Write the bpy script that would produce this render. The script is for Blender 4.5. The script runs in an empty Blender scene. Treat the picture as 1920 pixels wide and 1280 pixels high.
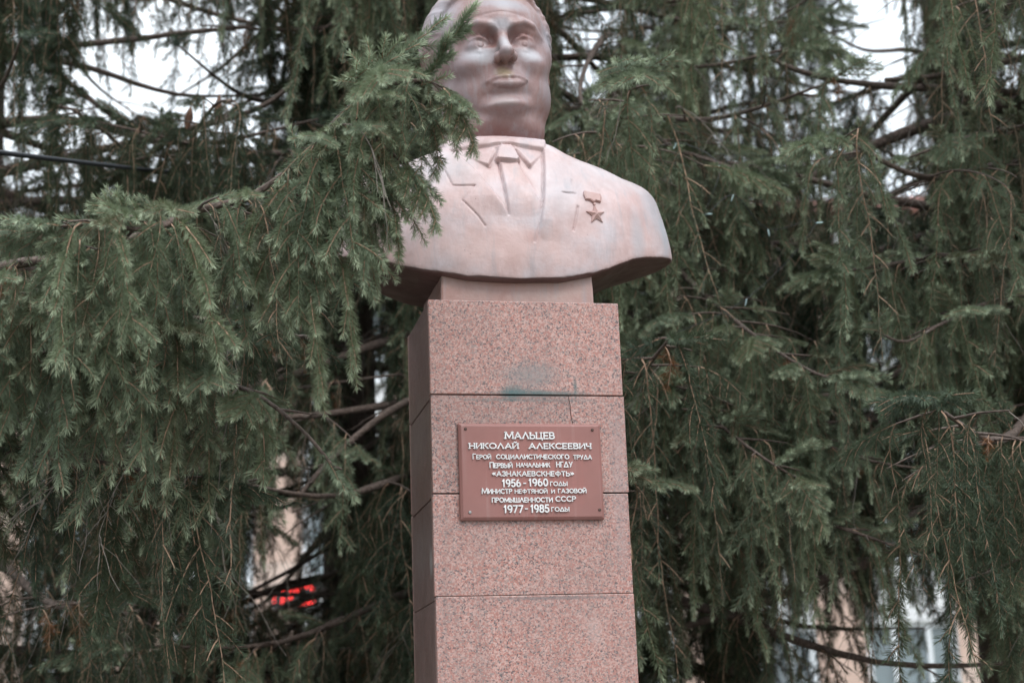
import bpy, math, random
import numpy as np
from mathutils import Vector, Matrix, noise as mnoise

R = math.radians
C = bpy.context.scene.collection
scene = bpy.context.scene

# ------------------------------------------------------------------ camera
cam_d = bpy.data.cameras.new('camera')
cam = bpy.data.objects.new('camera', cam_d)
C.objects.link(cam)
scene.camera = cam
F_PX, PITCH, ROLL = 2991.0, 0.246787, 0.0368808
cam_d.sensor_width = 36.0
cam_d.lens = 36.0 * F_PX / 1920.0
cam_d.clip_start = 0.05
cam_d.clip_end = 3000
cam.matrix_world = (Matrix.Translation((0, 0, 1.6)) @ Matrix.Rotation(math.pi / 2 + PITCH, 4, 'X')
                    @ Matrix.Rotation(-ROLL, 4, 'Z'))
cam_d.dof.use_dof = True
cam_d.dof.focus_distance = 4.45
cam_d.dof.aperture_fstop = 2.7

# ------------------------------------------------------------------ world: overcast sky
world = bpy.data.worlds.new('World')
scene.world = world
world.use_nodes = True
nt = world.node_tree
nt.nodes.clear()
out = nt.nodes.new('ShaderNodeOutputWorld')
bg = nt.nodes.new('ShaderNodeBackground')
bg.inputs['Strength'].default_value = 0.1
sky = nt.nodes.new('ShaderNodeTexSky')
sky.sky_type = 'NISHITA'
sky.sun_disc = False
sky.sun_elevation = R(48)
sky.sun_rotation = R(145)
tc = nt.nodes.new('ShaderNodeTexCoord')
cn = nt.nodes.new('ShaderNodeTexNoise')
cn.inputs['Scale'].default_value = 2.2
cn.inputs['Detail'].default_value = 5
cr = nt.nodes.new('ShaderNodeValToRGB')
cr.color_ramp.elements[0].position = 0.3
cr.color_ramp.elements[0].color = (7.4, 8.4, 9.4, 1)
cr.color_ramp.elements[1].position = 0.75
cr.color_ramp.elements[1].color = (9.6, 10.2, 10.6, 1)
mx = nt.nodes.new('ShaderNodeMix')
mx.data_type = 'RGBA'
mx.inputs[0].default_value = 0.93
nt.links.new(tc.outputs['Generated'], cn.inputs['Vector'])
nt.links.new(cn.outputs['Fac'], cr.inputs['Fac'])
nt.links.new(sky.outputs['Color'], mx.inputs[6])
nt.links.new(cr.outputs['Color'], mx.inputs[7])
sx = nt.nodes.new('ShaderNodeSeparateXYZ')
gr = nt.nodes.new('ShaderNodeMapRange')          # an overcast sky is about three times brighter overhead than at the horizon
gr.inputs['From Min'].default_value = 0.0; gr.inputs['From Max'].default_value = 1.0
gr.inputs['To Min'].default_value = 0.62; gr.inputs['To Max'].default_value = 1.85
vm = nt.nodes.new('ShaderNodeVectorMath'); vm.operation = 'SCALE'
nt.links.new(tc.outputs['Generated'], sx.inputs[0])
nt.links.new(sx.outputs['Z'], gr.inputs['Value'])
nt.links.new(mx.outputs[2], vm.inputs[0])
nt.links.new(gr.outputs['Result'], vm.inputs['Scale'])
nt.links.new(vm.outputs[0], bg.inputs['Color'])
nt.links.new(bg.outputs['Background'], out.inputs['Surface'])

# ------------------------------------------------------------------ soft sun through cloud
sun_d = bpy.data.lights.new('sun', 'SUN')
sun_d.energy = 0.9
sun_d.angle = R(24)
sun_d.color = (1.0, 0.975, 0.94)
sun = bpy.data.objects.new('sun', sun_d)
C.objects.link(sun)
sun_dir = Vector((math.sin(R(35)) * math.cos(R(48)), -math.cos(R(35)) * math.cos(R(48)), math.sin(R(48))))
sun.rotation_euler = sun_dir.to_track_quat('Z', 'Y').to_euler()

scene.view_settings.view_transform = 'Standard'
scene.view_settings.look = 'None'
scene.view_settings.exposure = 0.68
scene.view_settings.gamma = 1.0
scene.view_settings.use_curve_mapping = False
scene.cycles.max_bounces = 6
scene.cycles.diffuse_bounces = 3
scene.cycles.glossy_bounces = 3
scene.cycles.use_denoising = True

rng = random.Random(7)
nprng = np.random.RandomState(11)

# ------------------------------------------------------------------ helpers
def P(px, py, Y):
    """world point seen at photo pixel (px,py) at world depth Y (metres in front of the viewer)."""
    xr, yr = px - 960.0, 640.0 - py
    c, s = math.cos(ROLL), math.sin(ROLL)
    X, V = xr * c + yr * s, -xr * s + yr * c
    c, s = math.cos(PITCH), math.sin(PITCH)
    d = Vector((X / F_PX, c - V / F_PX * s, s + V / F_PX * c))
    return Vector((0, 0, 1.6)) + d * (Y / d.y)

def tag(o, label=None, cat=None, group=None, kind=None):
    if label: o['label'] = label
    if cat: o['category'] = cat
    if group: o['group'] = group
    if kind: o['kind'] = kind
    return o

def empty(name, loc=(0, 0, 0), rz=0.0):
    o = bpy.data.objects.new(name, None)
    o.empty_display_size = 0.1
    C.objects.link(o)
    o.location = loc
    o.rotation_euler = (0, 0, rz)
    return o

class MB:
    def __init__(s):
        s.v, s.f, s.m = [], [], []
    def add(s, verts, faces, mi=0):
        n = len(s.v)
        s.v.extend([tuple(p) for p in verts])
        s.f.extend([tuple(i + n for i in f) for f in faces])
        s.m.extend([mi] * len(faces))
    def box(s, x0, x1, y0, y1, z0, z1, mi=0):
        vs = [(x, y, z) for z in (z0, z1) for y in (y0, y1) for x in (x0, x1)]
        s.add(vs, [(0, 2, 3, 1), (4, 5, 7, 6), (0, 1, 5, 4), (2, 6, 7, 3), (0, 4, 6, 2), (1, 3, 7, 5)], mi)
    def tube(s, pts, rad, n=6, mi=0, cap=True, wob=0.0):
        pts = [Vector(p) for p in pts]
        rings = []
        up = Vector((0, 0, 1))
        prev = None
        for i, p in enumerate(pts):
            t = (pts[min(i + 1, len(pts) - 1)] - pts[max(i - 1, 0)])
            if t.length < 1e-9: t = Vector((0, 0, 1))
            t.normalize()
            if prev is None:
                a = t.cross(up)
                if a.length < 0.05: a = t.cross(Vector((1, 0, 0)))
                a.normalize()
            else:
                a = prev - t * prev.dot(t)
                if a.length < 1e-6: a = t.orthogonal()
                a.normalize()
            prev = a
            b = t.cross(a)
            r = rad[i] if hasattr(rad, '__len__') else rad
            ring = []
            for k in range(n):
                an = 2 * math.pi * k / n
                rr = r
                if wob: rr *= 1 + wob * mnoise.noise((p.x * 14 + k * 1.7, p.y * 14, p.z * 14 + k))
                ring.append(p + (a * math.cos(an) + b * math.sin(an)) * rr)
            rings.append(ring)
        base = len(s.v)
        for ring in rings: s.v.extend([tuple(q) for q in ring])
        for i in range(len(pts) - 1):
            for k in range(n):
                k2 = (k + 1) % n
                s.f.append((base + i * n + k, base + i * n + k2, base + (i + 1) * n + k2, base + (i + 1) * n + k))
                s.m.append(mi)
        if cap and n > 2:
            s.f.append(tuple(base + k for k in range(n))[::-1]); s.m.append(mi)
            s.f.append(tuple(base + (len(pts) - 1) * n + k for k in range(n))); s.m.append(mi)
    def mesh(s, name, mats, smooth=False):
        me = bpy.data.meshes.new(name)
        me.from_pydata(s.v, [], s.f)
        for m in mats: me.materials.append(m)
        if len(mats) > 1: me.polygons.foreach_set('material_index', s.m)
        if smooth: me.polygons.foreach_set('use_smooth', [True] * len(s.f))
        me.update()
        return me
    def build(s, name, mat, parent=None, smooth=False, bevel=0.0):
        mats = mat if isinstance(mat, (list, tuple)) else [mat]
        o = bpy.data.objects.new(name, s.mesh(name, mats, smooth))
        C.objects.link(o)
        if parent: o.parent = parent
        if bevel:
            b = o.modifiers.new('bevel', 'BEVEL')
            b.width = bevel; b.segments = 2; b.limit_method = 'ANGLE'
        return o

# ------------------------------------------------------------------ materials
def new_mat(name):
    m = bpy.data.materials.new(name)
    m.use_nodes = True
    n = m.node_tree
    b = n.nodes['Principled BSDF']
    return m, n, b

def nd(n, t, **kw):
    x = n.nodes.new(t)
    for k, v in kw.items():
        if k in x.inputs: x.inputs[k].default_value = v
        else: setattr(x, k, v)
    return x

def ramp(n, src, stops, interp='LINEAR'):
    r = n.nodes.new('ShaderNodeValToRGB')
    r.color_ramp.interpolation = interp
    e = r.color_ramp.elements
    while len(e) < len(stops): e.new(0.5)
    for i, (p, c) in enumerate(stops):
        e[i].position = p
        e[i].color = (c[0], c[1], c[2], 1) if hasattr(c, '__len__') else (c, c, c, 1)
    n.links.new(src, r.inputs['Fac'])
    return r.outputs['Color']

def mix(n, fac, a, b, mode='MIX'):
    x = n.nodes.new('ShaderNodeMix')
    x.data_type = 'RGBA'
    x.blend_type = mode
    for sock, v in ((x.inputs[0], fac), (x.inputs[6], a), (x.inputs[7], b)):
        if isinstance(v, bpy.types.NodeSocket): n.links.new(v, sock)
        elif hasattr(v, '__len__'): sock.default_value = (v[0], v[1], v[2], 1)
        else: sock.default_value = v
    return x.outputs[2]

def math_n(n, op, a, b=0.0):
    x = n.nodes.new('ShaderNodeMath')
    x.operation = op
    x.use_clamp = False
    for i, v in enumerate((a, b)):
        if isinstance(v, bpy.types.NodeSocket): n.links.new(v, x.inputs[i])
        else: x.inputs[i].default_value = v
    return x.outputs[0]

def noise_tex(n, vec, scale, detail=4, rough=0.55, dist=0.0):
    x = nd(n, 'ShaderNodeTexNoise', Scale=scale, Detail=detail, Roughness=rough, Distortion=dist)
    n.links.new(vec, x.inputs['Vector'])
    return x.outputs['Fac']

def obj_vec(n, scale=None, loc=None):
    t = n.nodes.new('ShaderNodeTexCoord')
    v = t.outputs['Object']
    if scale or loc:
        m = n.nodes.new('ShaderNodeMapping')
        if scale: m.inputs['Scale'].default_value = scale
        if loc: m.inputs['Location'].default_value = loc
        n.links.new(v, m.inputs['Vector'])
        v = m.outputs['Vector']
    return v

def blob(n, vec, centre, size, nz=None, amt=0.35):
    """soft mask 1 inside an ellipsoid patch, edges broken by noise"""
    m = n.nodes.new('ShaderNodeMapping')
    m.vector_type = 'POINT'
    m.inputs['Scale'].default_value = tuple(1.0 / s for s in size)
    m.inputs['Location'].default_value = tuple(-c / s for c, s in zip(centre, size))
    n.links.new(vec, m.inputs['Vector'])
    l = n.nodes.new('ShaderNodeVectorMath'); l.operation = 'LENGTH'
    n.links.new(m.outputs['Vector'], l.inputs[0])
    v = l.outputs['Value']
    if nz is not None:
        v = math_n(n, 'ADD', v, math_n(n, 'MULTIPLY', math_n(n, 'SUBTRACT', nz, 0.5), amt * 2))
    return ramp(n, v, [(0.0, 1.0), (0.45, 0.75), (1.0, 0.0)])

def bump(n, b, h, strength, dist=0.002):
    x = nd(n, 'ShaderNodeBump', Strength=strength, Distance=dist)
    n.links.new(h, x.inputs['Height'])
    n.links.new(x.outputs['Normal'], b.inputs['Normal'])

def granite(name, stains_and_shade):
    m, n, b = new_mat(name)
    v = obj_vec(n)
    vor = nd(n, 'ShaderNodeTexVoronoi', Scale=265.0)
    wv = nd(n, 'ShaderNodeTexNoise', Scale=160.0, Detail=2)
    n.links.new(v, wv.inputs['Vector'])
    dv = n.nodes.new('ShaderNodeVectorMath'); dv.operation = 'MULTIPLY_ADD'
    n.links.new(wv.outputs['Color'], dv.inputs[0]); dv.inputs[1].default_value = (0.007,) * 3
    n.links.new(v, dv.inputs[2])
    n.links.new(dv.outputs[0], vor.inputs['Vector'])
    sep = n.nodes.new('ShaderNodeSeparateColor')
    n.links.new(vor.outputs['Color'], sep.inputs['Color'])
    cells = ramp(n, sep.outputs[0], [(0.0, (0.065, 0.055, 0.06)), (0.10, (0.10, 0.085, 0.09)), (0.125, (0.27, 0.215, 0.20)),
                                     (0.28, (0.36, 0.26, 0.235)), (0.30, (0.40, 0.165, 0.130)), (0.62, (0.48, 0.195, 0.155)),
                                     (0.65, (0.55, 0.30, 0.255)), (1.0, (0.64, 0.41, 0.36))], 'LINEAR')
    vor2 = nd(n, 'ShaderNodeTexVoronoi', Scale=120.0)
    n.links.new(dv.outputs[0], vor2.inputs['Vector'])
    sep2 = n.nodes.new('ShaderNodeSeparateColor')
    n.links.new(vor2.outputs['Color'], sep2.inputs['Color'])
    col = mix(n, 0.16, cells, ramp(n, sep2.outputs[1], [(0.0, (0.30, 0.24, 0.23)), (0.4, (0.42, 0.18, 0.145)), (1.0, (0.55, 0.31, 0.27))]))
    big = noise_tex(n, v, 5.0, 4)
    col = mix(n, ramp(n, big, [(0.3, 0.0), (0.75, 0.45)]), col, (0.33, 0.21, 0.19))
    nz = noise_tex(n, v, 16.0, 5, 0.65)
    for c, s, colr, k in stains_and_shade:
        f = blob(n, v, c, s, nz)
        f = math_n(n, 'MULTIPLY', f, k)
        col = mix(n, f, col, colr)
    oi = n.nodes.new('ShaderNodeObjectInfo')
    col = mix(n, 1.0, col, ramp(n, oi.outputs['Random'], [(0.0, (0.80, 0.86, 0.87)), (0.5, (0.90, 0.96, 0.97)), (1.0, (0.97, 1.0, 1.0))]), 'MULTIPLY')
    grime = noise_tex(n, obj_vec(n, (22, 22, 1.6)), 1.0, 5, 0.65)
    col = mix(n, ramp(n, grime, [(0.52, 0.0), (0.72, 0.30)]), col, (0.20, 0.15, 0.14))
    n.links.new(col, b.inputs['Base Color'])
    rr = ramp(n, noise_tex(n, v, 9.0, 3), [(0.3, 0.30), (0.8, 0.52)])
    n.links.new(rr, b.inputs['Roughness'])
    b.inputs['Specular IOR Level'].default_value = 0.4
    bump(n, b, sep.outputs[0], 0.12, 0.0006)
    return m

TEAL = (0.085, 0.145, 0.145)
M_granite = granite('pink_granite', [((0.01, -0.215, -0.215), (0.12, 0.09, 0.05), (0.235, 0.22, 0.215), 0.7),
                                     ((-0.045, -0.215, -0.262), (0.045, 0.09, 0.028), TEAL, 0.85),
                                     ((0.035, -0.215, -0.266), (0.17, 0.09, 0.014), TEAL, 0.85),
                                     ((0.137, -0.215, -0.245), (0.007, 0.09, 0.035), TEAL, 0.7),
                                     ((0.05, -0.215, -0.285), (0.17, 0.09, 0.008), TEAL, 0.45),
                                     ((-0.10, -0.215, -0.285), (0.12, 0.09, 0.006), TEAL, 0.4),
                                     ((0.05, -0.215, -0.832), (0.25, 0.09, 0.006), (0.16, 0.14, 0.14), 0.7),
                                     ((0.25, -0.215, -0.55), (0.03, 0.09, 0.3), (0.36, 0.26, 0.25), 0.5),
                                     ((0.16, -0.215, -0.92), (0.03, 0.09, 0.05), (0.60, 0.42, 0.38), 0.4)])
M_granite_side = granite('pink_granite_side', [((-.28, 0, -1.2), (.1, 1.2, 4.0), (0.13, 0.075, 0.068), .78),((-0.28, -0.15, -0.72), (0.06, 0.035, 0.05), (0.55, 0.48, 0.46), 0.7),  # first entry paints the shade of the left face into the granite
                                          ((-0.28, 0.0, -0.35), (0.06, 0.3, 0.12), (0.22, 0.15, 0.14), 0.6),
                                          ((-0.28, 0.0, -0.68), (0.06, 0.3, 0.10), (0.24, 0.17, 0.16), 0.6)])

def simple(name, col, rough=0.6, var=0.12, scale=8.0, metal=0.0, bmp=0.0):
    m, n, b = new_mat(name)
    v = obj_vec(n)
    c2 = tuple(c * (1 - var) for c in col)
    c3 = tuple(min(1, c * (1 + var)) for c in col)
    f = noise_tex(n, v, scale, 5)
    n.links.new(ramp(n, f, [(0.3, c2), (0.7, c3)]), b.inputs['Base Color'])
    b.inputs['Roughness'].default_value = rough
    b.inputs['Metallic'].default_value = metal
    if bmp: bump(n, b, f, bmp)
    return m

M_mortar = simple('dark_joint', (0.05, 0.045, 0.042), 0.9)
M_white_letter = simple('white_letter_paint', (0.76, 0.74, 0.73), 0.45, 0.14, 45)
M_screw = simple('rusty_screw', (0.10, 0.06, 0.05), 0.5, 0.3, 200, 0.6)
M_screw2 = simple('zinc_screw', (0.35, 0.34, 0.33), 0.4, 0.4, 300, 0.7)

def plaque_mat():
    m, n, b = new_mat('terracotta_plaque')
    v = obj_vec(n)
    base = ramp(n, noise_tex(n, v, 7, 5), [(0.3, (0.285, 0.110, 0.092)), (0.7, (0.335, 0.140, 0.120))])
    streak = noise_tex(n, obj_vec(n, (60, 1, 2.5)), 1.0, 3)
    red = blob(n, v, (0.03, 0, -0.03), (0.15, 0.1, 0.13), noise_tex(n, v, 30, 3), 0.3)
    f = math_n(n, 'MULTIPLY', ramp(n, streak, [(0.48, 0.0), (0.66, 1.0)]), red)
    col = mix(n, math_n(n, 'MULTIPLY', f, 0.55), base, (0.44, 0.13, 0.11))
    pale = ramp(n, noise_tex(n, obj_vec(n, (45, 1, 3), (3, 0, 1)), 1.0, 4), [(0.58, 0.0), (0.75, 1.0)])
    col = mix(n, math_n(n, 'MULTIPLY', pale, 0.28), col, (0.48, 0.33, 0.31))
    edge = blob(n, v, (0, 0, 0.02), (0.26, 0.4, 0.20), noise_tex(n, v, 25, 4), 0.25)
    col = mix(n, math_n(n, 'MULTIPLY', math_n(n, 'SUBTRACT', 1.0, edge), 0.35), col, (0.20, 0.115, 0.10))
    n.links.new(col, b.inputs['Base Color'])
    b.inputs['Roughness'].default_value = 0.42
    return m
M_plaque = plaque_mat()

# painted cast statue: pale pink paint weathered to grey lavender, red oxide showing through
def statue_mat(name, mid, patches, down_tone=False):
    m, n, b = new_mat(name)
    v = obj_vec(n)
    base = ramp(n, noise_tex(n, v, 6.5, 6, 0.6, 0.4), [(0.34, mid[0]), (0.5, mid[1]), (0.66, mid[2])])
    fine = noise_tex(n, obj_vec(n, (1, 1, 0.45)), 26, 6, 0.7)
    col = mix(n, ramp(n, fine, [(0.35, 0.0), (0.75, 0.6)]), base, tuple(c * 0.78 for c in mid[0]))
    nz = noise_tex(n, v, 13.0, 5, 0.6)
    for c, s, colr, k in patches:
        f = math_n(n, 'MULTIPLY', blob(n, v, c, s, nz, 0.45), k)
        col = mix(n, f, col, colr)
    drip = noise_tex(n, obj_vec(n, (34, 34, 3.2)), 1.0, 4, 0.6)
    col = mix(n, ramp(n, drip, [(0.54, 0.0), (0.72, 0.42)]), col, (0.33, 0.325, 0.35))
    pits = nd(n, 'ShaderNodeTexVoronoi', Scale=55.0)
    n.links.new(v, pits.inputs['Vector'])
    pf = ramp(n, pits.outputs['Distance'], [(0.0, 1.0), (0.07, 0.8), (0.10, 0.0)])
    pf = math_n(n, 'MULTIPLY', pf, ramp(n, noise_tex(n, v, 9, 2), [(0.60, 0.0), (0.66, 0.7)]))
    col = mix(n, pf, col, (0.16, 0.11, 0.10))
    if down_tone:
        at = n.nodes.new('ShaderNodeAttribute'); at.attribute_name = 'down_tone'
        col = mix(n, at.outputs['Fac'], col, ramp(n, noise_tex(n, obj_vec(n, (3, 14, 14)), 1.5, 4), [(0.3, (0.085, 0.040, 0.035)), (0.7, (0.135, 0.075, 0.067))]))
    n.links.new(col, b.inputs['Base Color'])
    n.links.new(ramp(n, noise_tex(n, v, 12, 4), [(0.3, 0.30), (0.75, 0.55)]), b.inputs['Roughness'])
    h = math_n(n, 'ADD', noise_tex(n, v, 60, 4, 0.6), math_n(n, 'MULTIPLY', noise_tex(n, v, 14, 3), 1.6))
    bump(n, b, h, 0.28, 0.004)
    return m

GREY = (0.50, 0.48, 0.51)
BLUEG = (0.40, 0.43, 0.47)
OX_SHADED = (0.20, 0.070, 0.058)  # red oxide of the neck, darkened to include shade under the chin
OCHRE = (0.46, 0.36, 0.24)
PINK = [(0.50, 0.325, 0.300), (0.60, 0.440, 0.425), (0.55, 0.475, 0.490)]
FACE = [(0.255, 0.130, 0.112), (0.34, 0.222, 0.212), (0.32, 0.262, 0.278)]  # weathered face tones, lowered to include the head's ambient shade

# ------------------------------------------------------------------ statue frame
YAW = 0.212612
STAT = Vector((-0.00574, 4.55689, 2.81114))     # centre of the pedestal's top
HW, HD = 0.275, 0.2112                          # half width, half depth

# ------------------------------------------------------------------ ground and building (setting)
def ground():
    m, n, b = new_mat('spring_lawn')
    v = obj_vec(n)
    f = noise_tex(n, v, 1.3, 6, 0.6)
    g = noise_tex(n, v, 35, 4, 0.7)
    c = mix(n, ramp(n, f, [(0.35, 0.0), (0.65, 1.0)]), (0.10, 0.085, 0.055), (0.075, 0.095, 0.045))
    c = mix(n, ramp(n, g, [(0.3, 0.0), (0.8, 0.6)]), c, (0.16, 0.13, 0.09))
    n.links.new(c, b.inputs['Base Color'])
    b.inputs['Roughness'].default_value = 0.95
    bump(n, b, g, 0.8, 0.03)
    mb = MB()
    N = 60
    xs = np.sign(np.linspace(-1, 1, N)) * np.abs(np.linspace(-1, 1, N)) ** 3 * 900
    for y in xs:
        for x in xs:
            d = math.hypot(x, y - 8)
            mb.v.append((x, y, 0.04 * mnoise.noise((x * .4, y * .4, 0)) if 6 < d < 40 else 0.0))
    for j in range(N - 1):
        for i in range(N - 1):
            mb.f.append((j * N + i, j * N + i + 1, (j + 1) * N + i + 1, (j + 1) * N + i)); mb.m.append(0)
    o = mb.build('ground', m, smooth=True)
    tag(o, kind='structure')
    pv, n, b = new_mat('paving')
    v = obj_vec(n)
    n.links.new(ramp(n, noise_tex(n, v, 6, 6), [(0.3, (0.20, 0.19, 0.18)), (0.7, (0.30, 0.285, 0.27))]), b.inputs['Base Color'])
    b.inputs['Roughness'].default_value = 0.85
    mb = MB()
    mb.box(-3.2, 3.2, -6, 5.6, -0.1, 0.055)
    o = mb.build('pavement', pv, bevel=0.01)
    tag(o, kind='structure')
ground()

# LED clock, building etc. are built further down, after the statue

# ------------------------------------------------------------------ pedestal
def slab(name, x0, x1, y0, y1, z0, z1, mat, parent, bev=0.0022):
    mb = MB(); mb.box(x0, x1, y0, y1, z0, z1)
    return mb.build(name, mat, parent, bevel=bev)

ped = empty('granite_pedestal', (STAT.x, STAT.y, 0), YAW)
tag(ped, 'tall square pedestal clad in polished pink speckled granite slabs, under the bust', 'pedestal')
ZT = STAT.z
class PedM:   # object coords in the granite material are relative to the pedestal top: keep slabs' origin there
    pass
def pslab(x0, x1, y0, y1, z0, z1, mat, nm='granite_slab', bev=0.0022):
    mb = MB(); mb.box(x0, x1, y0, y1, z0, z1)
    o = mb.build(nm, mat, ped, bevel=bev)
    o.location = (0, 0, ZT)
    return o
zs = [0.0, -0.271, -0.546, -0.823]
while zs[-1] > -ZT + 0.35: zs.append(zs[-1] - 0.277)
zs[-1] = -ZT + 0.12
TH = 0.022
gap = 0.0042
core = MB(); core.box(-HW + TH + .002, HW - TH - .002, -HD + TH + .002, HD - TH - .002, -ZT + 0.03, -0.012)
o = core.build('core', M_mortar, ped); o.location = (0, 0, ZT)
for i in range(len(zs) - 1):
    top, bot = zs[i] - (0 if i == 0 else gap * (0.5 if i != 3 else 0.15)), zs[i + 1] + gap * (0.5 if i != 2 else 0.15)
    j = (0.0, 0.0012, -0.001, 0.0014, 0, 0.001, 0, 0, 0, 0, 0, 0)[i]
    if i == 1:
        # cracked slab: two pieces meeting along a jagged crack
        zc = np.linspace(top, bot, 12)
        xc = [0.116 + 0.009 * (k / 4.0) ** 1.2 + (0.0016 if k % 2 else -0.0008) * (1 + 0.5 * math.sin(k * 2.3)) for k in range(12)]
        for side in (0, 1):
            mb = MB(); g = 0.0009
            xs0 = [-HW + j] * 12 if side == 0 else [x + g for x in xc]
            xs1 = [x - g for x in xc] if side == 0 else [HW + j] * 12
            n0 = len(mb.v)
            for k in range(12):
                for y in (-HD - .001 * side, -HD + TH):
                    mb.v.append((xs0[k], y, zc[k])); mb.v.append((xs1[k], y, zc[k]))
            for k in range(11):
                a, b_ = 4 * k, 4 * (k + 1)
                for q in ((a, b_, b_ + 1, a + 1), (a + 2, a + 3, b_ + 3, b_ + 2), (a, a + 2, b_ + 2, b_), (a + 1, b_ + 1, b_ + 3, a + 3)):
                    mb.f.append(q); mb.m.append(0)
            mb.f.append((0, 1, 3, 2)); mb.m.append(0)
            e = 44
            mb.f.append((e, e + 2, e + 3, e + 1)); mb.m.append(0)
            o = mb.build('granite_slab', M_granite, ped); o.location = (0, 0, ZT)
    else:
        pslab(-HW + j, HW + j * .6, -HD, -HD + TH, bot, top, M_granite)
    pslab(-HW + .0015, HW, HD - TH, HD, bot, top, M_granite)
    dz = -0.010 if i else -0.003
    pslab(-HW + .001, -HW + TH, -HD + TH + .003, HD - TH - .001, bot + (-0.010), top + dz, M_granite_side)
    pslab(HW - TH, HW - .001, -HD + TH + .003, HD - TH - .001, bot, top, M_granite_side)
pslab(-HW + TH + .002, HW - TH - .002, -HD + TH + .002, HD - TH - .002, -0.012, -0.001, M_granite, 'top_slab')
mb = MB(); mb.box(-HW - .12, HW + .12, -HD - .12, HD + .12, 0.0, 0.118)
mb.build('plinth_step', M_granite, ped, bevel=.006)

# ------------------------------------------------------------------ plaque with raised letters (stroke alphabet)
def arc(cx, cy, rx, ry, a0, a1, n=10):
    return [(cx + rx * math.cos(R(a0 + (a1 - a0) * i / n)), cy + ry * math.sin(R(a0 + (a1 - a0) * i / n))) for i in range(n + 1)]
# every glyph: (width, [polylines]) on a unit-high box
G = {
 'М': (.95, [[(0, 0), (.06, 1)], [(.06, 1), (.475, .12), (.89, 1)], [(.89, 1), (.95, 0)]]),
 'А': (.80, [[(0, 0), (.40, 1), (.80, 0)], [(.14, .32), (.66, .32)]]),
 'Л': (.78, [[(0, 0), (.39, 1), (.78, 0)]]),
 'Ь': (.58, [[(0, 1), (0, 0), (.32, 0)] + arc(.32, .28, .24, .28, -90, 90) + [(0, .56)]]),
 'Ц': (.78, [[(0, 1), (0, 0), (.62, 0), (.62, 1)], [(.62, 0), (.76, 0), (.76, -.22)]]),
 'Е': (.52, [[(.52, 1), (0, 1), (0, 0), (.52, 0)], [(0, .5), (.44, .5)]]),
 'В': (.60, [[(0, 0), (0, 1), (.28, 1)] + arc(.28, .76, .24, .24, 90, -90) + [(0, .52)], [(.28, .52)] + arc(.30, .26, .28, .26, 90, -90) + [(0, 0)]]),
 'Н': (.68, [[(0, 0), (0, 1)], [(.68, 0), (.68, 1)], [(0, .5), (.68, .5)]]),
 'И': (.68, [[(0, 1), (0, 0)], [(0, 0), (.68, 1)], [(.68, 1), (.68, 0)]]),
 'Й': (.68, [[(0, 1), (0, 0)], [(0, 0), (.68, 1)], [(.68, 1), (.68, 0)], [(.20, 1.26), (.34, 1.16), (.48, 1.26)]]),
 'К': (.62, [[(0, 0), (0, 1)], [(.58, 1), (.02, .46)], [(.22, .62), (.62, 0)]]),
 'О': (.86, [arc(.43, .5, .43, .5, 0, 360, 20)]),
 'С': (.74, [arc(.43, .5, .43, .5, 48, 312, 16)]),
 'Ч': (.60, [[(0, 1), (0, .66)] + arc(.26, .66, .26, .22, 180, 270, 6) + [(.60, .44)], [(.60, 1), (.60, 0)]]),
 'Г': (.48, [[(.48, 1), (0, 1), (0, 0)]]),
 'Р': (.56, [[(0, 0), (0, 1), (.28, 1)] + arc(.28, .74, .27, .26, 90, -90) + [(0, .48)]]),
 'Т': (.62, [[(0, 1), (.62, 1)], [(.31, 1), (.31, 0)]]),
 'У': (.66, [[(0, 1), (.34, .36)], [(.66, 1), (.22, 0)]]),
 'Д': (.84, [[(0, .02), (.42, 1), (.84, .02), (0, .02)]]),
 'П': (.62, [[(0, 0), (0, 1), (.62, 1), (.62, 0)]]),
 'Ы': (.80, [[(0, 1), (0, 0), (.26, 0)] + arc(.26, .28, .22, .28, -90, 90) + [(0, .56)], [(.80, 1), (.80, 0)]]),
 'З': (.56, [arc(.26, .76, .26, .24, 150, -90, 10), arc(.27, .27, .29, .26, 90, -150, 10)]),
 'Ф': (.92, [[(.46, 1.08), (.46, -.08)], arc(.46, .52, .44, .32, 0, 360, 18)]),
 'Я': (.58, [[(.58, 0), (.58, 1), (.28, 1)] + arc(.28, .74, .27, .26, 90, 270) + [(.58, .48)], [(.30, .48), (0, 0)]]),
 'Ш': (.96, [[(0, 1), (0, 0), (.96, 0), (.96, 1)], [(.48, 1), (.48, 0)]]),
 '«': (.56, [[(.26, .74), (0, .5), (.26, .26)], [(.54, .74), (.28, .5), (.54, .26)]]),
 '»': (.56, [[(0, .74), (.26, .5), (0, .26)], [(.28, .74), (.54, .5), (.28, .26)]]),
 '-': (.36, [[(.04, .46), (.34, .46)]]),
 '1': (.26, [[(.0, .80), (.16, 1), (.16, 0)]]),
 '9': (.56, [arc(.28, .70, .26, .29, 0, 360, 16), arc(.20, .62, .36, .62, 8, -72, 8)]),
 '6': (.56, [arc(.28, .30, .26, .29, 0, 360, 16), arc(.38, .38, .36, .62, 188, 108, 8)]),
 '0': (.60, [arc(.30, .5, .27, .49, 0, 360, 18)]),
 '5': (.54, [[(.50, 1), (.10, 1), (.05, .54)] + arc(.26, .31, .27, .30, 120, -150, 12)]),
 '7': (.54, [[(0, .98), (.54, .98), (.16, 0)]]),
 '8': (.56, [arc(.28, .75, .22, .24, 0, 360, 14), arc(.28, .27, .27, .27, 0, 360, 16)]),
}

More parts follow.
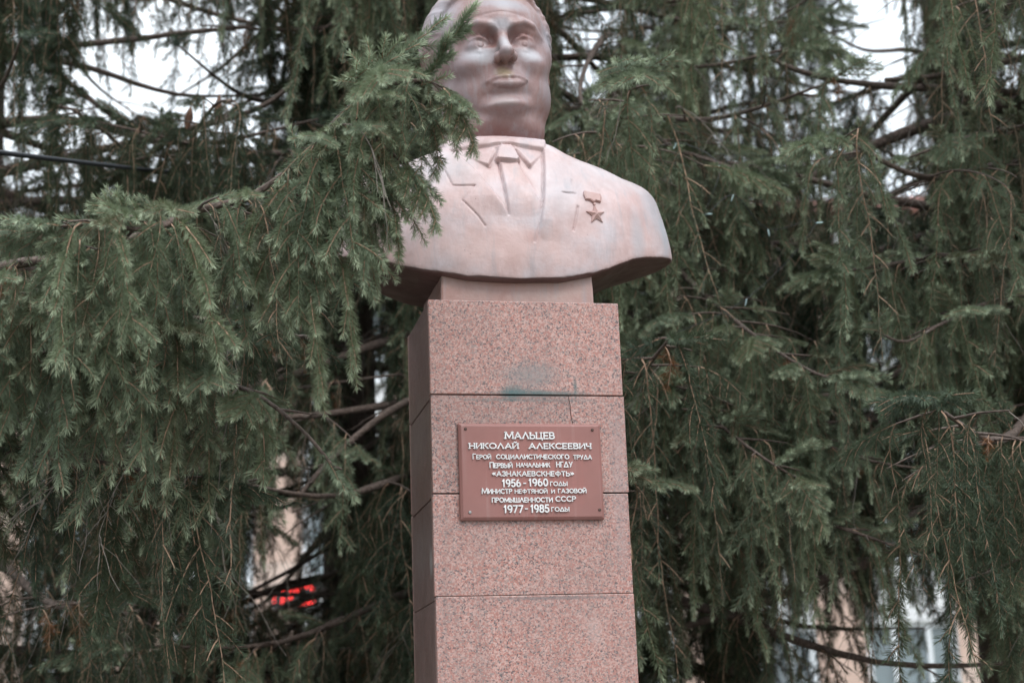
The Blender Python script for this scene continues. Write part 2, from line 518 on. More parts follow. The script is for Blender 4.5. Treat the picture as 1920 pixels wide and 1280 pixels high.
def ribbon(mb, pl, t, y0, y1, sx, sz, ox, oz):
    """stroke as short boxes, each prolonged by half a stroke width"""
    for a, b in zip(pl[:-1], pl[1:]):
        y0 = y0 - 0.00009
        A = Vector((ox + a[0] * sx, oz + a[1] * sz)); B = Vector((ox + b[0] * sx, oz + b[1] * sz))
        d = B - A
        if d.length < 1e-7: continue
        d.normalize()
        A = A - d * t * .42; B = B + d * t * .42
        nrm = Vector((-d.y, d.x)) * t * .5
        q = [A - nrm, B - nrm, B + nrm, A + nrm]
        vs = [(p.x, y1, p.y) for p in q] + [(p.x * 1.0, y0, p.y) for p in q]
        mb.add(vs, [(4, 5, 6, 7), (0, 4, 7, 3), (1, 2, 6, 5), (0, 1, 5, 4), (3, 7, 6, 2)])

plq = empty('memorial_plaque', STAT + Matrix.Rotation(YAW, 3, 'Z') @ Vector((-0.0015, -HD - .001, -0.488)), YAW)
tag(plq, 'reddish brown rectangular plaque with raised white Cyrillic letters, screwed to the granite pedestal', 'plaque')
PW, PH, PT = 0.402, 0.267, 0.017
mb = MB()
bv = 0.0075
o4 = [(-PW / 2, -PH / 2), (PW / 2, -PH / 2), (PW / 2, PH / 2), (-PW / 2, PH / 2)]
i4 = [(x - math.copysign(bv, x), z - math.copysign(bv, z)) for x, z in o4]
vs = [(x, 0, z) for x, z in o4] + [(x, -PT + .006, z) for x, z in o4] + [(x, -PT, z) for x, z in i4]
fs = [(8, 9, 10, 11), (3, 2, 1, 0)]
for k in range(4):
    k2 = (k + 1) % 4
    fs += [(k, k2, 4 + k2, 4 + k), (4 + k, 4 + k2, 8 + k2, 8 + k)]
mb.add(vs, fs)
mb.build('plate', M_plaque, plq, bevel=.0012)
U0, U1, V0, V1 = 128.0, 1757.0, 85.0, 1185.0        # extent of the plate in the reading grid used below
def gx(u): return (u - U0) / (U1 - U0) * PW - PW / 2
def gz(v): return PH / 2 - (v - V0) / (V1 - V0) * PH
def word(txt, u0, u1, vt, vb, st=1.0, serif=False, first_big=0.0):
    caph = (vb - vt)
    tr = 0.17 if not serif else 0.175
    units = []
    x = 0.0
    for i, ch in enumerate(txt):
        s = 1.0 + (first_big if i == 0 else 0.0)
        units.append((ch, x, s)); x += G[ch][0] * s + 0.24
    total = x - 0.24
    W = (gx(u1) - gx(u0)); H = gz(vt) - gz(vb)
    k = W / total
    for ch, ux, s in units:
        mb = MB()
        w, pls = G[ch]
        ox, oz = gx(u0) + ux * k, gz(vb)
        t = H * tr * st
        kx, kz = k * s, H * s
        for pl in pls:
            thin = serif and len(pl) == 2 and abs(pl[0][1] - pl[1][1]) > .3 and pl[1][0] > pl[0][0] + .3 and ch in 'ИЙ'
            ribbon(mb, pl, t * (0.7 if thin else 1.0), -PT - .0045, -PT - .0002, kx, kz, ox, oz)
        if serif and ch not in 'ОС-':
            ends = set()
            for pl in pls:
                for e in (pl[0], pl[-1]):
                    if e[1] in (0, 1): ends.add(e)
                for e in pl:
                    if e[1] in (0, 1) and e[0] == 0: ends.add(e)
            for e in ends:
                if ch == 'А' and e[1] == 1: continue
                ribbon(mb, [(e[0] - .135, e[1] * .95 + .025), (e[0] + .135, e[1] * .95 + .025)], t * .62, -PT - .0043, -PT - .0002, kx, kz, ox, oz)
        mb.build('letter', M_white_letter, plq)
word('МАЛЬЦЕВ', 652, 1212, 195, 264, 1.15, True, .08)
word('НИКОЛАЙ', 245, 792, 320, 378, 1.15, True)
word('АЛЕКСЕЕВИЧ', 922, 1628, 320, 378, 1.15, True)
word('ГЕРОЙ', 280, 480, 454, 497, 1.15, False, .28)
word('СОЦИАЛИСТИЧЕСКОГО', 545, 1370, 450, 497, 1.15)
word('ТРУДА', 1425, 1632, 455, 499, 1.15)
word('ПЕРВЫЙ', 468, 718, 550, 597, 1.15, False, .25)
word('НАЧАЛЬНИК', 770, 1148, 545, 590, 1.15)
word('НГДУ', 1225, 1405, 533, 590, 1.0)
word('«АЗНАКАЕВСКНЕФТЬ»', 492, 1418, 642, 692, 1.15)
word('1956', 606, 804, 735, 812, 1.1)
word('-', 838, 866, 745, 802, 1.2)
word('1960', 906, 1114, 727, 805, 1.1)
word('ГОДЫ', 1146, 1336, 760, 804, 1.15)
word('МИНИСТР', 370, 704, 842, 890, 1.15, False, .22)
word('НЕФТЯНОЙ', 740, 1104, 846, 888, 1.15)
word('И', 1155, 1188, 848, 888, 1.15)
word('ГАЗОВОЙ', 1233, 1550, 842, 886, 1.15)
word('ПРОМЫШЛЕННОСТИ', 480, 1160, 940, 988, 1.15)
word('СССР', 1200, 1426, 928, 981, 1.1)
word('1977', 614, 820, 1027, 1104, 1.1)
word('-', 846, 876, 1034, 1090, 1.2)
word('1985', 916, 1114, 1022, 1102, 1.1)
word('ГОДЫ', 1148, 1344, 1050, 1094, 1.15)
def screw(u, v, mat):
    mb = MB()
    x, z = gx(u), gz(v)
    n = 12
    mb.tube([(x, -PT + .001, z), (x, -PT - .0018, z), (x, -PT - .0028, z)], [.0042, .0042, .0028], n)
    mb.build('screw', mat, plq, smooth=False)
screw(207, 152, M_screw); screw(1660, 158, M_screw); screw(1700, 1078, M_screw); screw(230, 1098, M_screw2)

# ------------------------------------------------------------------ sculpting tools: implicit fields + surface nets
def smin(a, b, k):
    h = np.maximum(k - np.abs(a - b), 0) / k
    return np.minimum(a, b) - h * h * k * 0.25
def smax(a, b, k): return -smin(-a, -b, k)
def ell(X, Y, Z, c, r):
    x, y, z = (X - c[0]), (Y - c[1]), (Z - c[2])
    k0 = np.sqrt((x / r[0]) ** 2 + (y / r[1]) ** 2 + (z / r[2]) ** 2)
    k1 = np.sqrt((x / r[0] ** 2) ** 2 + (y / r[1] ** 2) ** 2 + (z / r[2] ** 2) ** 2) + 1e-9
    return k0 * (k0 - 1) / k1
def cap(X, Y, Z, a, b, ra, rb=None):
    rb = ra if rb is None else rb
    a = np.array(a, float); b = np.array(b, float)
    d = b - a
    t = ((X - a[0]) * d[0] + (Y - a[1]) * d[1] + (Z - a[2]) * d[2]) / (d @ d)
    t = np.clip(t, 0, 1)
    return np.sqrt((X - a[0] - t * d[0]) ** 2 + (Y - a[1] - t * d[1]) ** 2 + (Z - a[2] - t * d[2]) ** 2) - (ra + (rb - ra) * t)
def chain(X, Y, Z, pts, rad):
    f = None
    for i in range(len(pts) - 1):
        r0 = rad[i] if hasattr(rad, '__len__') else rad
        r1 = rad[i + 1] if hasattr(rad, '__len__') else rad
        g = cap(X, Y, Z, pts[i], pts[i + 1], r0, r1)
        f = g if f is None else np.minimum(f, g)
    return f

def surface_nets(F, org, h):
    ins = F < 0
    nx, ny, nz = F.shape
    acc = np.zeros((nx - 1, ny - 1, nz - 1, 3), np.float32)
    cnt = np.zeros((nx - 1, ny - 1, nz - 1), np.float32)
    offs = [(0, 0), (0, 1), (1, 0), (1, 1)]
    crossings = []
    for ax in range(3):
        sl0 = [slice(None)] * 3; sl1 = [slice(None)] * 3
        sl0[ax] = slice(0, -1); sl1[ax] = slice(1, None)
        a, b = F[tuple(sl0)], F[tuple(sl1)]
        cr_ = (a < 0) != (b < 0)
        idx = np.argwhere(cr_)
        fa, fb = a[cr_], b[cr_]
        t = fa / (fa - fb)
        pos = idx.astype(np.float32)
        pos[:, ax] += t
        crossings.append((ax, idx, fa < 0))
        o1, o2 = [k for k in range(3) if k != ax]
        for da, db in offs:
            c = idx.copy(); c[:, o1] -= da; c[:, o2] -= db
            ok = (c[:, o1] >= 0) & (c[:, o2] >= 0) & (c[:, o1] < acc.shape[o1]) & (c[:, o2] < acc.shape[o2]) & (c[:, ax] < acc.shape[ax])
            ci = c[ok]
            np.add.at(acc, (ci[:, 0], ci[:, 1], ci[:, 2]), pos[ok])
            np.add.at(cnt, (ci[:, 0], ci[:, 1], ci[:, 2]), 1)
    has = cnt > 0
    vid = -np.ones(cnt.shape, np.int64)
    vid[has] = np.arange(has.sum())
    V = acc[has] / cnt[has][:, None] * h + np.array(org, np.float32)
    quads = []
    for ax, idx, neg in crossings:
        o1, o2 = [(1, 2), (2, 0), (0, 1)][ax]
        ok = (idx[:, o1] > 0) & (idx[:, o2] > 0) & (idx[:, o1] < cnt.shape[o1]) & (idx[:, o2] < cnt.shape[o2])
        I = idx[ok]; ng = neg[ok]
        def cell(d1, d2):
            c = I.copy(); c[:, o1] -= d1; c[:, o2] -= d2
            return vid[c[:, 0], c[:, 1], c[:, 2]]
        q = np.stack([cell(1, 1), cell(0, 1), cell(0, 0), cell(1, 0)], 1)
        q[~ng] = q[~ng][:, ::-1]
        quads.append(q)
    Q = np.concatenate(quads)
    return V.astype(np.float64), Q

def relax(V, Q, it=1, lam=0.5):
    for _ in range(it):
        S = np.zeros_like(V); c = np.zeros(len(V))
        for a, b in ((0, 1), (1, 2), (2, 3), (3, 0)):
            np.add.at(S, Q[:, a], V[Q[:, b]]); np.add.at(S, Q[:, b], V[Q[:, a]])
            np.add.at(c, Q[:, a], 1); np.add.at(c, Q[:, b], 1)
        V = V * (1 - lam) + lam * S / c[:, None]
    return V

def vnormals(V, Q):
    n = np.cross(V[Q[:, 2]] - V[Q[:, 0]], V[Q[:, 3]] - V[Q[:, 1]])
    N = np.zeros_like(V)
    for k in range(4): np.add.at(N, Q[:, k], n)
    return N / (np.linalg.norm(N, axis=1)[:, None] + 1e-12)

def subdivide(V, Q):
    E = np.sort(np.concatenate([Q[:, [0, 1]], Q[:, [1, 2]], Q[:, [2, 3]], Q[:, [3, 0]]]), 1)
    key = E[:, 0] * len(V) + E[:, 1]
    u, first, inv = np.unique(key, return_index=True, return_inverse=True)
    inv = inv.reshape(-1)
    ev = (V[E[first, 0]] + V[E[first, 1]]) / 2
    fv = V[Q].mean(1)
    nq = len(Q)
    e = [inv[k * nq:(k + 1) * nq] + len(V) for k in range(4)]
    f = np.arange(nq) + len(V) + len(ev)
    nQ = np.concatenate([np.stack([Q[:, 0], e[0], f, e[3]], 1), np.stack([e[0], Q[:, 1], e[1], f], 1),
                         np.stack([f, e[1], Q[:, 2], e[2]], 1), np.stack([e[3], f, e[2], Q[:, 3]], 1)])
    return relax(np.concatenate([V, ev, fv]), nQ, 1, 0.35), nQ

def seg_dist(px, pz, pts):
    best = np.full(px.shape, 1e9)
    for (ax, az), (bx, bz) in zip(pts[:-1], pts[1:]):
        dx, dz = bx - ax, bz - az
        t = np.clip(((px - ax) * dx + (pz - az) * dz) / (dx * dx + dz * dz + 1e-12), 0, 1)
        best = np.minimum(best, np.hypot(px - ax - t * dx, pz - az - t * dz))
    return best
def poly_sd(px, pz, poly):
    d = seg_dist(px, pz, poly + [poly[0]])
    inside = np.zeros(px.shape, bool)
    j = len(poly) - 1
    for i in range(len(poly)):
        xi, zi = poly[i]; xj, zj = poly[j]
        c = ((zi > pz) != (zj > pz)) & (px < (xj - xi) * (pz - zi) / (zj - zi + 1e-12) + xi)
        inside ^= c; j = i
    return np.where(inside, -d, d)
def sstep(d, w): # 1 inside, 0 outside, soft edge w
    t = np.clip(0.5 - d / w, 0, 1)
    return t * t * (3 - 2 * t)

def field_object(name, fn, lo, hi, h, mat, parent, detail=None, sub=0, rel=1):
    ax = [np.arange(lo[k], hi[k] + h, h, dtype=np.float32) for k in range(3)]
    X, Y, Z = np.meshgrid(*ax, indexing='ij')
    V, Q = surface_nets(fn(X, Y, Z).astype(np.float32), lo, h)
    V = relax(V, Q, rel, 0.5)
    for _ in range(sub): V, Q = subdivide(V, Q)
    if detail is not None:
        V = detail(V, vnormals(V, Q))
    me = bpy.data.meshes.new(name)
    me.vertices.add(len(V)); me.vertices.foreach_set('co', V.astype(np.float32).ravel())
    me.loops.add(len(Q) * 4); me.loops.foreach_set('vertex_index', Q.astype(np.int32).ravel())
    me.polygons.add(len(Q))
    me.polygons.foreach_set('loop_start', np.arange(0, len(Q) * 4, 4, dtype=np.int32))
    me.polygons.foreach_set('use_smooth', np.ones(len(Q), bool))
    me.update(calc_edges=True)
    me.materials.append(mat)
    o = bpy.data.objects.new(name, me)
    C.objects.link(o); o.parent = parent
    return o

#@@BUST
bust = empty('stone_bust', STAT, YAW)
tag(bust, 'pale pink sculpted bust of a stout man in suit and tie, on the granite pedestal', 'bust')
HX = -0.028   # head's mid plane

def head_frame(X, Z):
    """head tipped a little to its right; the neck stays upright"""
    t = np.clip((Z - .52) / .12, 0, 1)
    a = R(-4.6) * t * t * (3 - 2 * t)
    x, z = X - HX, Z - .80
    return x * np.cos(a) - z * np.sin(a), .80 + x * np.sin(a) + z * np.cos(a)
def head_field(X, Y, Z):
    X, Z = head_frame(X, Z)
    X = X.astype(np.float32); Z = Z.astype(np.float32)
    A = np.abs(X)
    f = ell(X, Y, Z, (0, .03, .87), (.178, .215, .20))                     # cranium
    f = smin(f, ell(X, Y, Z, (0, -.045, .872), (.152, .146, .125)), .05)   # forehead
    f = smin(f, ell(X, Y, Z, (0, -.02, .735), (.160, .152, .168)), .05)    # face mass
    f = smin(f, ell(A, Y, Z, (.074, -.032, .676), (.084, .112, .084)), .035)# jowls
    f = smin(f, ell(A, Y, Z, (.082, -.105, .752), (.060, .062, .040)), .030)  # cheeks
    f = smin(f, ell(A, Y, Z, (.128, -.055, .80), (.042, .07, .045)), .04)    # cheekbone / temple
    f = smin(f, ell(X, Y, Z, (0, -.148, .684), (.062, .044, .046)), .028)   # muzzle
    f = smin(f, ell(X, Y, Z, (0, -.143, .613), (.060, .052, .028)), .028)  # chin
    f = smin(f, cap(A, Y, Z, (.042, -.115, .618), (.112, -.02, .660), .036, .040), .03)  # jaw line
    neck = np.sqrt(((X + .006) / .150) ** 2 + ((Y - .035) / .150) ** 2) * .15 - .15
    neck = smax(neck, Z - .70, .05)
    f = smin(f, ell(X, Y, Z, (-.004, -.018, .570), (.144, .128, .058)), .030)   # double chin
    f = smin(f, neck, .035)
    # brow
    f = smin(f, chain(A, Y, Z, [(.010, -.182, .840), (.040, -.190, .860), (.070, -.186, .868), (.100, -.168, .862), (.126, -.134, .836)], [.010, .012, .011, .010, .009]), .010)
    # sockets
    f = smax(f, -ell(A, Y, Z, (.067, -.204, .818), (.051, .045, .031)), .014)
    f = smax(f, -ell(A, Y, Z, (.033, -.190, .820), (.018, .034, .026)), .014)
    f = smin(f, ell(A, Y, Z, (.069, -.1255, .806), (.046, .048, .038)), .003)
    # lids
    f = smin(f, chain(A, Y, Z, [(.026, -.148, .798), (.044, -.166, .820), (.067, -.172, .829), (.094, -.160, .822), (.117, -.128, .795)], [.003, .0056, .0066, .0060, .0045]), .003)
    f = smin(f, chain(A, Y, Z, [(.026, -.150, .798), (.046, -.164, .787), (.070, -.168, .782), (.095, -.154, .786), (.117, -.128, .795)], [.003, .0048, .0054, .0048, .0035]), .004)
    # upper lid fold
    f = smin(f, chain(A, Y, Z, [(.058, -.160, .844), (.080, -.160, .850), (.104, -.148, .842), (.124, -.120, .812)], [.005, .010, .012, .007]), .010)
    # bag under the eye
    f = smin(f, chain(A, Y, Z, [(.040, -.157, .770), (.070, -.156, .763), (.098, -.140, .772)], .007), .016)
    # nose
    f = smin(f, cap(X, Y, Z, (0, -.168, .838), (0, -.217, .768), .0135, .0170), .016)
    f = smin(f, ell(X, Y, Z, (0, -.223, .757), (.0205, .0225, .0175)), .012)
    f = smin(f, ell(A, Y, Z, (.0245, -.196, .752), (.0125, .0210, .0150)), .009)
    f = smin(f, cap(X, Y, Z, (0, -.214, .751), (0, -.186, .744), .007, .008), .012)
    f = smax(f, -ell(A, Y, Z, (.0140, -.203, .738), (.0065, .0125, .0075)), .005)
    # nasolabial folds, chin crease, philtrum
    f = smax(f, -chain(A, Y, Z, [(.044, -.188, .756), (.058, -.190, .725), (.082, -.172, .690)], [.006, .0095, .007]), .014)
    f = smax(f, -chain(A, Y, Z, [(.070, -.172, .672), (.074, -.166, .648)], [.004, .004]), .020)
    f = smax(f, -cap(X, Y, Z, (-.030, -.204, .640), (.030, -.204, .640), .009), .020)
    f = smax(f, -cap(X, Y, Z, (0, -.200, .722), (0, -.206, .700), .0025), .010)
    # crease under the chin
    f = smax(f, -chain(A, Y, Z, [(0, -.182, .584), (.050, -.168, .587), (.090, -.130, .600)], [.007, .006, .003]), .025)
    # lips
    f = smin(f, chain(X - np.float32(.003), Y, Z - np.float32(.005), [(-.060, -.168, .6835), (-.032, -.186, .6870), (-.009, -.193, .6885), (0, -.192, .6860), (.009, -.193, .6885), (.032, -.186, .6870), (.060, -.168, .6835)], [.0050, .0084, .0092, .0088, .0092, .0084, .0050]), .004)
    f = smin(f, chain(X - np.float32(.003), Y, Z - np.float32(.005), [(-.050, -.170, .6765), (-.027, -.188, .6680), (0, -.192, .6655), (.027, -.188, .6680), (.050, -.170, .6765)], [.0060, .0115, .0128, .0115, .0060]), .004)
    f = smax(f, -chain(X - np.float32(.003), Y, Z - np.float32(.005), [(-.066, -.176, .6800), (-.030, -.200, .6785), (0, -.206, .6770), (.030, -.200, .6785), (.066, -.176, .6800)], .0026), .003)
    # hair, swept back, thicker above the ears
    hair = ell(X, Y, Z, (0, .045, .892), (.206, .218, .192))
    hair = smin(hair, ell(X, Y, Z, (.0, -.02, .985), (.135, .16, .09)), .04)
    line = -(Y + .085 + .9 * np.maximum(Z - .945, 0) - .35 * np.maximum(.86 - Z, 0))
    hair = smax(hair, line * .8, .012)
    hair = smax(hair, .735 - Z, .03)
    f = smin(f, hair, .004)
    # ears
    ear = ell(A, Y, Z, (.172, .030, .790), (.016, .036, .056))
    ear = smax(ear, -ell(A, Y, Z, (.190, .016, .795), (.012, .020, .034)), .008)
    f = smin(f, ear, .010)
    f = smax(f, .455 - Z, .004)
    return f

def head_detail(V, N):
    x, z = head_frame(V[:, 0], V[:, 2]); y = V[:, 1]
    d = np.zeros(len(V))
    front = y < -.12
    for s in (-1, 1):
        cx = s * .068 + .003
        r = np.hypot(x - cx, (z - .806))
        d -= np.where(front, .0024 * np.exp(-((r - .0110) / .0022) ** 2), 0)
        d -= np.where(front, .0022 * np.exp(-(r / .0045) ** 2), 0)
    hairm = (-(y + .085 + .9 * np.maximum(z - .945, 0) - .35 * np.maximum(.86 - z, 0)) < -.004) & (z > .74)
    ang = np.arctan2(x, z - .80)
    st = np.array([mnoise.noise((a * 16, yy * 5, 3.1)) + .5 * mnoise.noise((a * 37, yy * 9, 7.7)) if h else 0.0 for a, yy, h in zip(ang, y, hairm)])
    d += st * .0034
    fr = (np.abs(x) < .05) & front
    d -= np.where(front & (z > .86), .0016 * np.exp(-((z - (.893 + .004 * np.cos(x * 40))) / .004) ** 2) * (np.abs(x) < .08), 0)
    d -= np.where(front, .0028 * np.exp(-((np.abs(x) - .009 - (z - .845) * .15) / .0030) ** 2) * np.exp(-((z - .852) / .014) ** 2), 0)
    # hand-modelled unevenness
    w = np.array([mnoise.noise((a * 11, b * 11, c * 11)) for a, b, c in V])
    d += w * .0016
    return V + N * d[:, None]

XS_Z = [.00, .10, .17, .21, .27, .33, .387, .426, .457, .480, .507, .530, .545, .60]
XS_R = [.460, .490, .500, .502, .492, .474, .448, .409, .335, .262, .195, .150, .120, .05]
def under_z(x, Y):
    a = np.where(x < 0, np.abs(x) * .80, x)
    z = np.interp(a, [0, .12, .22, .27, .31, .35, .42, .50, .56], [.062, .068, .088, .106, .126, .145, .160, .178, .19])
    return (z + .03 * np.clip(Y + .1, 0, .3)).astype(np.float32) if hasattr(z, 'astype') else z
def soft_table(zs_, vs_, sg=.016):
    g = np.linspace(-.15, .75, 451)
    v = np.interp(g, zs_, vs_)
    k = np.exp(-(np.arange(-30, 31) * .002 / sg) ** 2 / 2); k /= k.sum()
    v = np.convolve(np.pad(v, 30, mode='edge'), k, 'valid')
    return g, v
HX_T = soft_table(XS_Z, XS_R)
HF_T = soft_table([0, .06, .12, .2, .3, .38, .44, .48, .51, .55], [.200, .212, .222, .226, .218, .200, .186, .178, .166, .14], .02)
YC_T = soft_table([0, .3, .45, .55], [.0, .0, .02, .035], .03)
def torso_field(X, Y, Z):
    hx = np.interp(Z, *HX_T).astype(np.float32)
    hf = np.interp(Z, *HF_T).astype(np.float32)
    yc = np.interp(Z, *YC_T).astype(np.float32)
    x = (X + .008)
    nx = np.abs(x) / hx
    g = (nx ** 2.5 + (np.abs(Y - yc) / hf) ** 2.2) ** (1 / 2.35)
    f = (g - 1) * np.minimum(hf, .2)
    # arm volume and the hollow between arm and chest
    A = np.abs(x)
    arm = cap(A, Y, Z, (.385, .01, .345), (.415, -.01, .10), .088, .092)
    f = smin(f, arm, .05)
    hol = cap(A, Y, Z, (.318, -.232, .40), (.372, -.228, .12), .012, .040)
    f = smax(f, -hol, .05)
    # collar band round the neck
    cz = .517 + .22 * Y
    col = np.sqrt((np.sqrt(((X - HX) / 1.02) ** 2 + (Y - .03) ** 2) - .157) ** 2 * 1.6 + ((Z - cz) * .62) ** 2) - .012
    f = smin(f, col, .034)
    f = smax(f, Z - (cz + .020), .010)
    # underside cut
    zb = under_z(x, Y)
    f = smax(f, zb - Z, .010)
    return f

KNOT = [(-.040, .486), (-.011, .486), (-.002, .475), (.011, .437), (.004, .431), (-.052, .431), (-.060, .437), (-.048, .478)]
TIE = [(-.050, .434), (.003, .433), (.035, .352), (.057, .296), (.050, .20), (-.036, .25), (-.040, .292), (-.045, .364)]
SHIRT = [(-.187, .473), (-.133, .408), (-.076, .321), (-.036, .257), (-.010, .20), (.035, .165), (.052, .222), (.068, .318), (.081, .417), (.087, .480), (-.02, .49)]
COLL = [(-.22, .60), (-.190, .480), (-.083, .413), (-.054, .468), (-.044, .484), (-.0255, .489), (-.0255, .60)]
COLR = [(-.0255, .60), (-.0255, .489), (-.006, .484), (.004, .468), (.040, .417), (.087, .472), (.13, .60)]
def torso_detail(V, N):
    x, y, z = V.T
    d = np.zeros(len(V))
    fr = np.clip(-N[:, 1] * 3, 0, 1) * (y < .0)
    up = np.clip((z - .12) / .03, 0, 1)
    sh = poly_sd(x, z, SHIRT)
    lap = sstep(-sh, .004)                                   # 1 outside the shirt V
    d += lap * .0105 * np.exp(-(np.maximum(sh, 0) / .06) ** 2) * np.clip((z - .25 + 1.2 * np.clip(x, 0, .06)) / .06, 0, 1)
    d -= .0026 * np.exp(-(sh / .0030) ** 2) * np.clip((z - .25) / .05, 0, 1)
    tie = poly_sd(x, z, TIE)
    d += sstep(tie, .005) * .0110 * np.clip((z - .25) / .10, 0, 1)
    tl = seg_dist(x, z, [(-.052, .430), (-.046, .364), (-.041, .292), (-.038, .255)])
    d -= .0062 * np.exp(-(tl / .0024) ** 2)
    d -= .0022 * np.exp(-(seg_dist(x, z, [(.006, .425), (.036, .352), (.058, .296)]) / .0035) ** 2)
    kn = poly_sd(x, z, KNOT)
    d += sstep(kn, .007) * .0190
    d -= .0060 * np.exp(-(seg_dist(x, z, [(-.054, .430), (-.024, .427), (.006, .431)]) / .0035) ** 2)
    for c in (COLL, COLR):
        cd = poly_sd(x, z, c)
        inner = seg_dist(x, z, [c[2], c[3], c[4]] if c is COLL else [c[4], c[3], c[2]])
        d += sstep(cd, .005) * .0135 * np.maximum(np.exp(-inner / .030), np.clip((z - .475) / .03, 0, 1) * .8) * np.clip((.60 - z) / .03, 0, 1)
    d -= .0058 * np.exp(-(seg_dist(x, z, [(-.056, .474), (-.070, .445), (-.082, .412)]) / .0035) ** 2)
    d -= .0058 * np.exp(-(seg_dist(x, z, [(.006, .470), (.024, .445), (.040, .416)]) / .0035) ** 2)
    # lapel cuts
    d -= .0062 * np.exp(-(seg_dist(x, z, [(-.222, .43), (-.209, .396), (-.193, .347), (-.131, .342)]) / .0019) ** 2)
    d -= .0022 * np.exp(-(seg_dist(x, z, [(-.131, .342), (-.167, .295)]) / .0030) ** 2)
    d -= .0050 * np.exp(-(seg_dist(x, z, [(-.167, .295), (-.128, .250), (-.107, .218)]) / .0019) ** 2)
    d -= .0022 * np.exp(-(seg_dist(x, z, [(.164, .378), (.168, .336)]) / .0030) ** 2)
    d -= .0062 * np.exp(-(seg_dist(x, z, [(.168, .334), (.128, .332)]) / .0019) ** 2)
    d -= .0052 * np.exp(-(seg_dist(x, z, [(.171, .290), (.160, .241), (.152, .215)]) / .0030) ** 2)
    d -= .0040 * np.exp(-(seg_dist(x, z, [(.085, .475), (.081, .417), (.068, .318), (.055, .237), (.035, .175)]) / .0030) ** 2)
    d *= fr * up
    w = np.array([mnoise.noise((a * 9, b * 9, c * 9)) + .35 * mnoise.noise((a * 26, b * 26, c * 26)) for a, b, c in V])
    d += w * .0020
    return V + N * d[:, None]

M_torso = statue_mat('weathered_pink_paint', PINK, [
    ((.30, -.05, .43), (.22, .3, .10), (0.52, 0.475, 0.485), .75),
    ((.44, -.08, .33), (.07, .3, .16), BLUEG, .65),
    ((.36, -.2, .22), (.03, .2, .12), (0.42, 0.40, 0.42), .7),
    ((.47, -.1, .24), (.03, .2, .10), BLUEG, .65),
    ((.12, -.2, .34), (.10, .2, .12), (0.54, 0.50, 0.52), .6),
    ((-.20, -.2, .42), (.12, .2, .10), (0.55, 0.50, 0.50), .55),
    ((-.06, -.2, .16), (.30, .2, .07), (0.66, 0.44, 0.40), .6),
    ((.03, -.2, .19), (.03, .2, .03), (0.50, 0.30, 0.27), .7),
    ((-.02, -.2, .455), (.035, .2, .03), (0.52, 0.43, 0.44), .7)], down_tone=True)
M_head = statue_mat('weathered_shaded_face_paint', FACE, [
    ((-.10, -.16, .765), (.07, .12, .032), (0.52, 0.51, 0.54), .9),
    ((.055, -.16, .775), (.05, .12, .030), (0.52, 0.51, 0.54), .9),
    ((-.030, -.22, .785), (.022, .08, .05), (0.50, 0.50, 0.52), .7),
    ((-.035, -.2, .855), (.05, .12, .03), (0.42, 0.41, 0.44), .8),
    ((-.02, -.2, .93), (.10, .15, .03), BLUEG, .6),
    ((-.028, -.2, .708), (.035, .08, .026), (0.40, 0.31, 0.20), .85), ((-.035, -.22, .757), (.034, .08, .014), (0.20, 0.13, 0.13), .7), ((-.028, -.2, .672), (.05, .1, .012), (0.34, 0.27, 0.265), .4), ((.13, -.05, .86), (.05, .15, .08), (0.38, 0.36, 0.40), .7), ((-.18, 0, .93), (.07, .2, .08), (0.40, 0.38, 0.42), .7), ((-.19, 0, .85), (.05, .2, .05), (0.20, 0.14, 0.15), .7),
    ((-.03, -.19, .62), (.05, .1, .025), (0.47, 0.40, 0.39), .6),
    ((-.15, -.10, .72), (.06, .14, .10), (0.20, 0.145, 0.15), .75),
    ((.12, -.10, .70), (.035, .12, .08), (0.36, 0.33, 0.36), .6),
    ((-.03, -.0, .53), (.22, .26, .088), OX_SHADED, .92),
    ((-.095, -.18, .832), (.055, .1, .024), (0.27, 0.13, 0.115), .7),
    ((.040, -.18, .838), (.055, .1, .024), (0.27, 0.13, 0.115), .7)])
M_plinth = statue_mat('weathered_plinth_paint', [(0.42, 0.235, 0.20), (0.47, 0.31, 0.275), (0.48, 0.355, 0.32)], [
    ((-.0, -.2, .055), (.25, .1, .020), (0.44, 0.24, 0.20), .6), ((.20, -.2, .05), (.03, .1, .06), (0.35, 0.20, 0.18), .5)])

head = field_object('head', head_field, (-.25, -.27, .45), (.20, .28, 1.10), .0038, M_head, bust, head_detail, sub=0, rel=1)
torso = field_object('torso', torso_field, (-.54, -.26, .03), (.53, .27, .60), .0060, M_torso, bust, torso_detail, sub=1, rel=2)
# darker red-brown tone where the torso faces down
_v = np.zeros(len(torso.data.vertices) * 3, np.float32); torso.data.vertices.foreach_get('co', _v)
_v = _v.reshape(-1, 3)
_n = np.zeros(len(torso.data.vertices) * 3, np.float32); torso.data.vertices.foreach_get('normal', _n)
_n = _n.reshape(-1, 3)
_at = torso.data.attributes.new('down_tone', 'FLOAT', 'POINT')
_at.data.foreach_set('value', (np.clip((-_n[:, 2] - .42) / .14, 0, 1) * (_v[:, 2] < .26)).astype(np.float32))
mb = MB()
# neck block under the bust, sides slightly drawn in at the top, joint bead below the chest
z0, z1 = 0.0, .105
for z, k in ((z0, 1.0), (z0 + .05, .997), (z1, .985)):
    for x, y in ((-.232, -.176), (.214, -.176), (.214, .165), (-.232, .165)): mb.v.append((x * k, y, z))
for a in (0, 4):
    for k in range(4):
        k2 = (k + 1) % 4
        mb.f.append((a + k, a + k2, a + 4 + k2, a + 4 + k)); mb.m.append(0)
mb.f.append((8, 9, 10, 11)); mb.m.append(0)
mb.f.append((3, 2, 1, 0)); mb.m.append(0)
mb.build('neck_block', M_plinth, bust, bevel=.006)

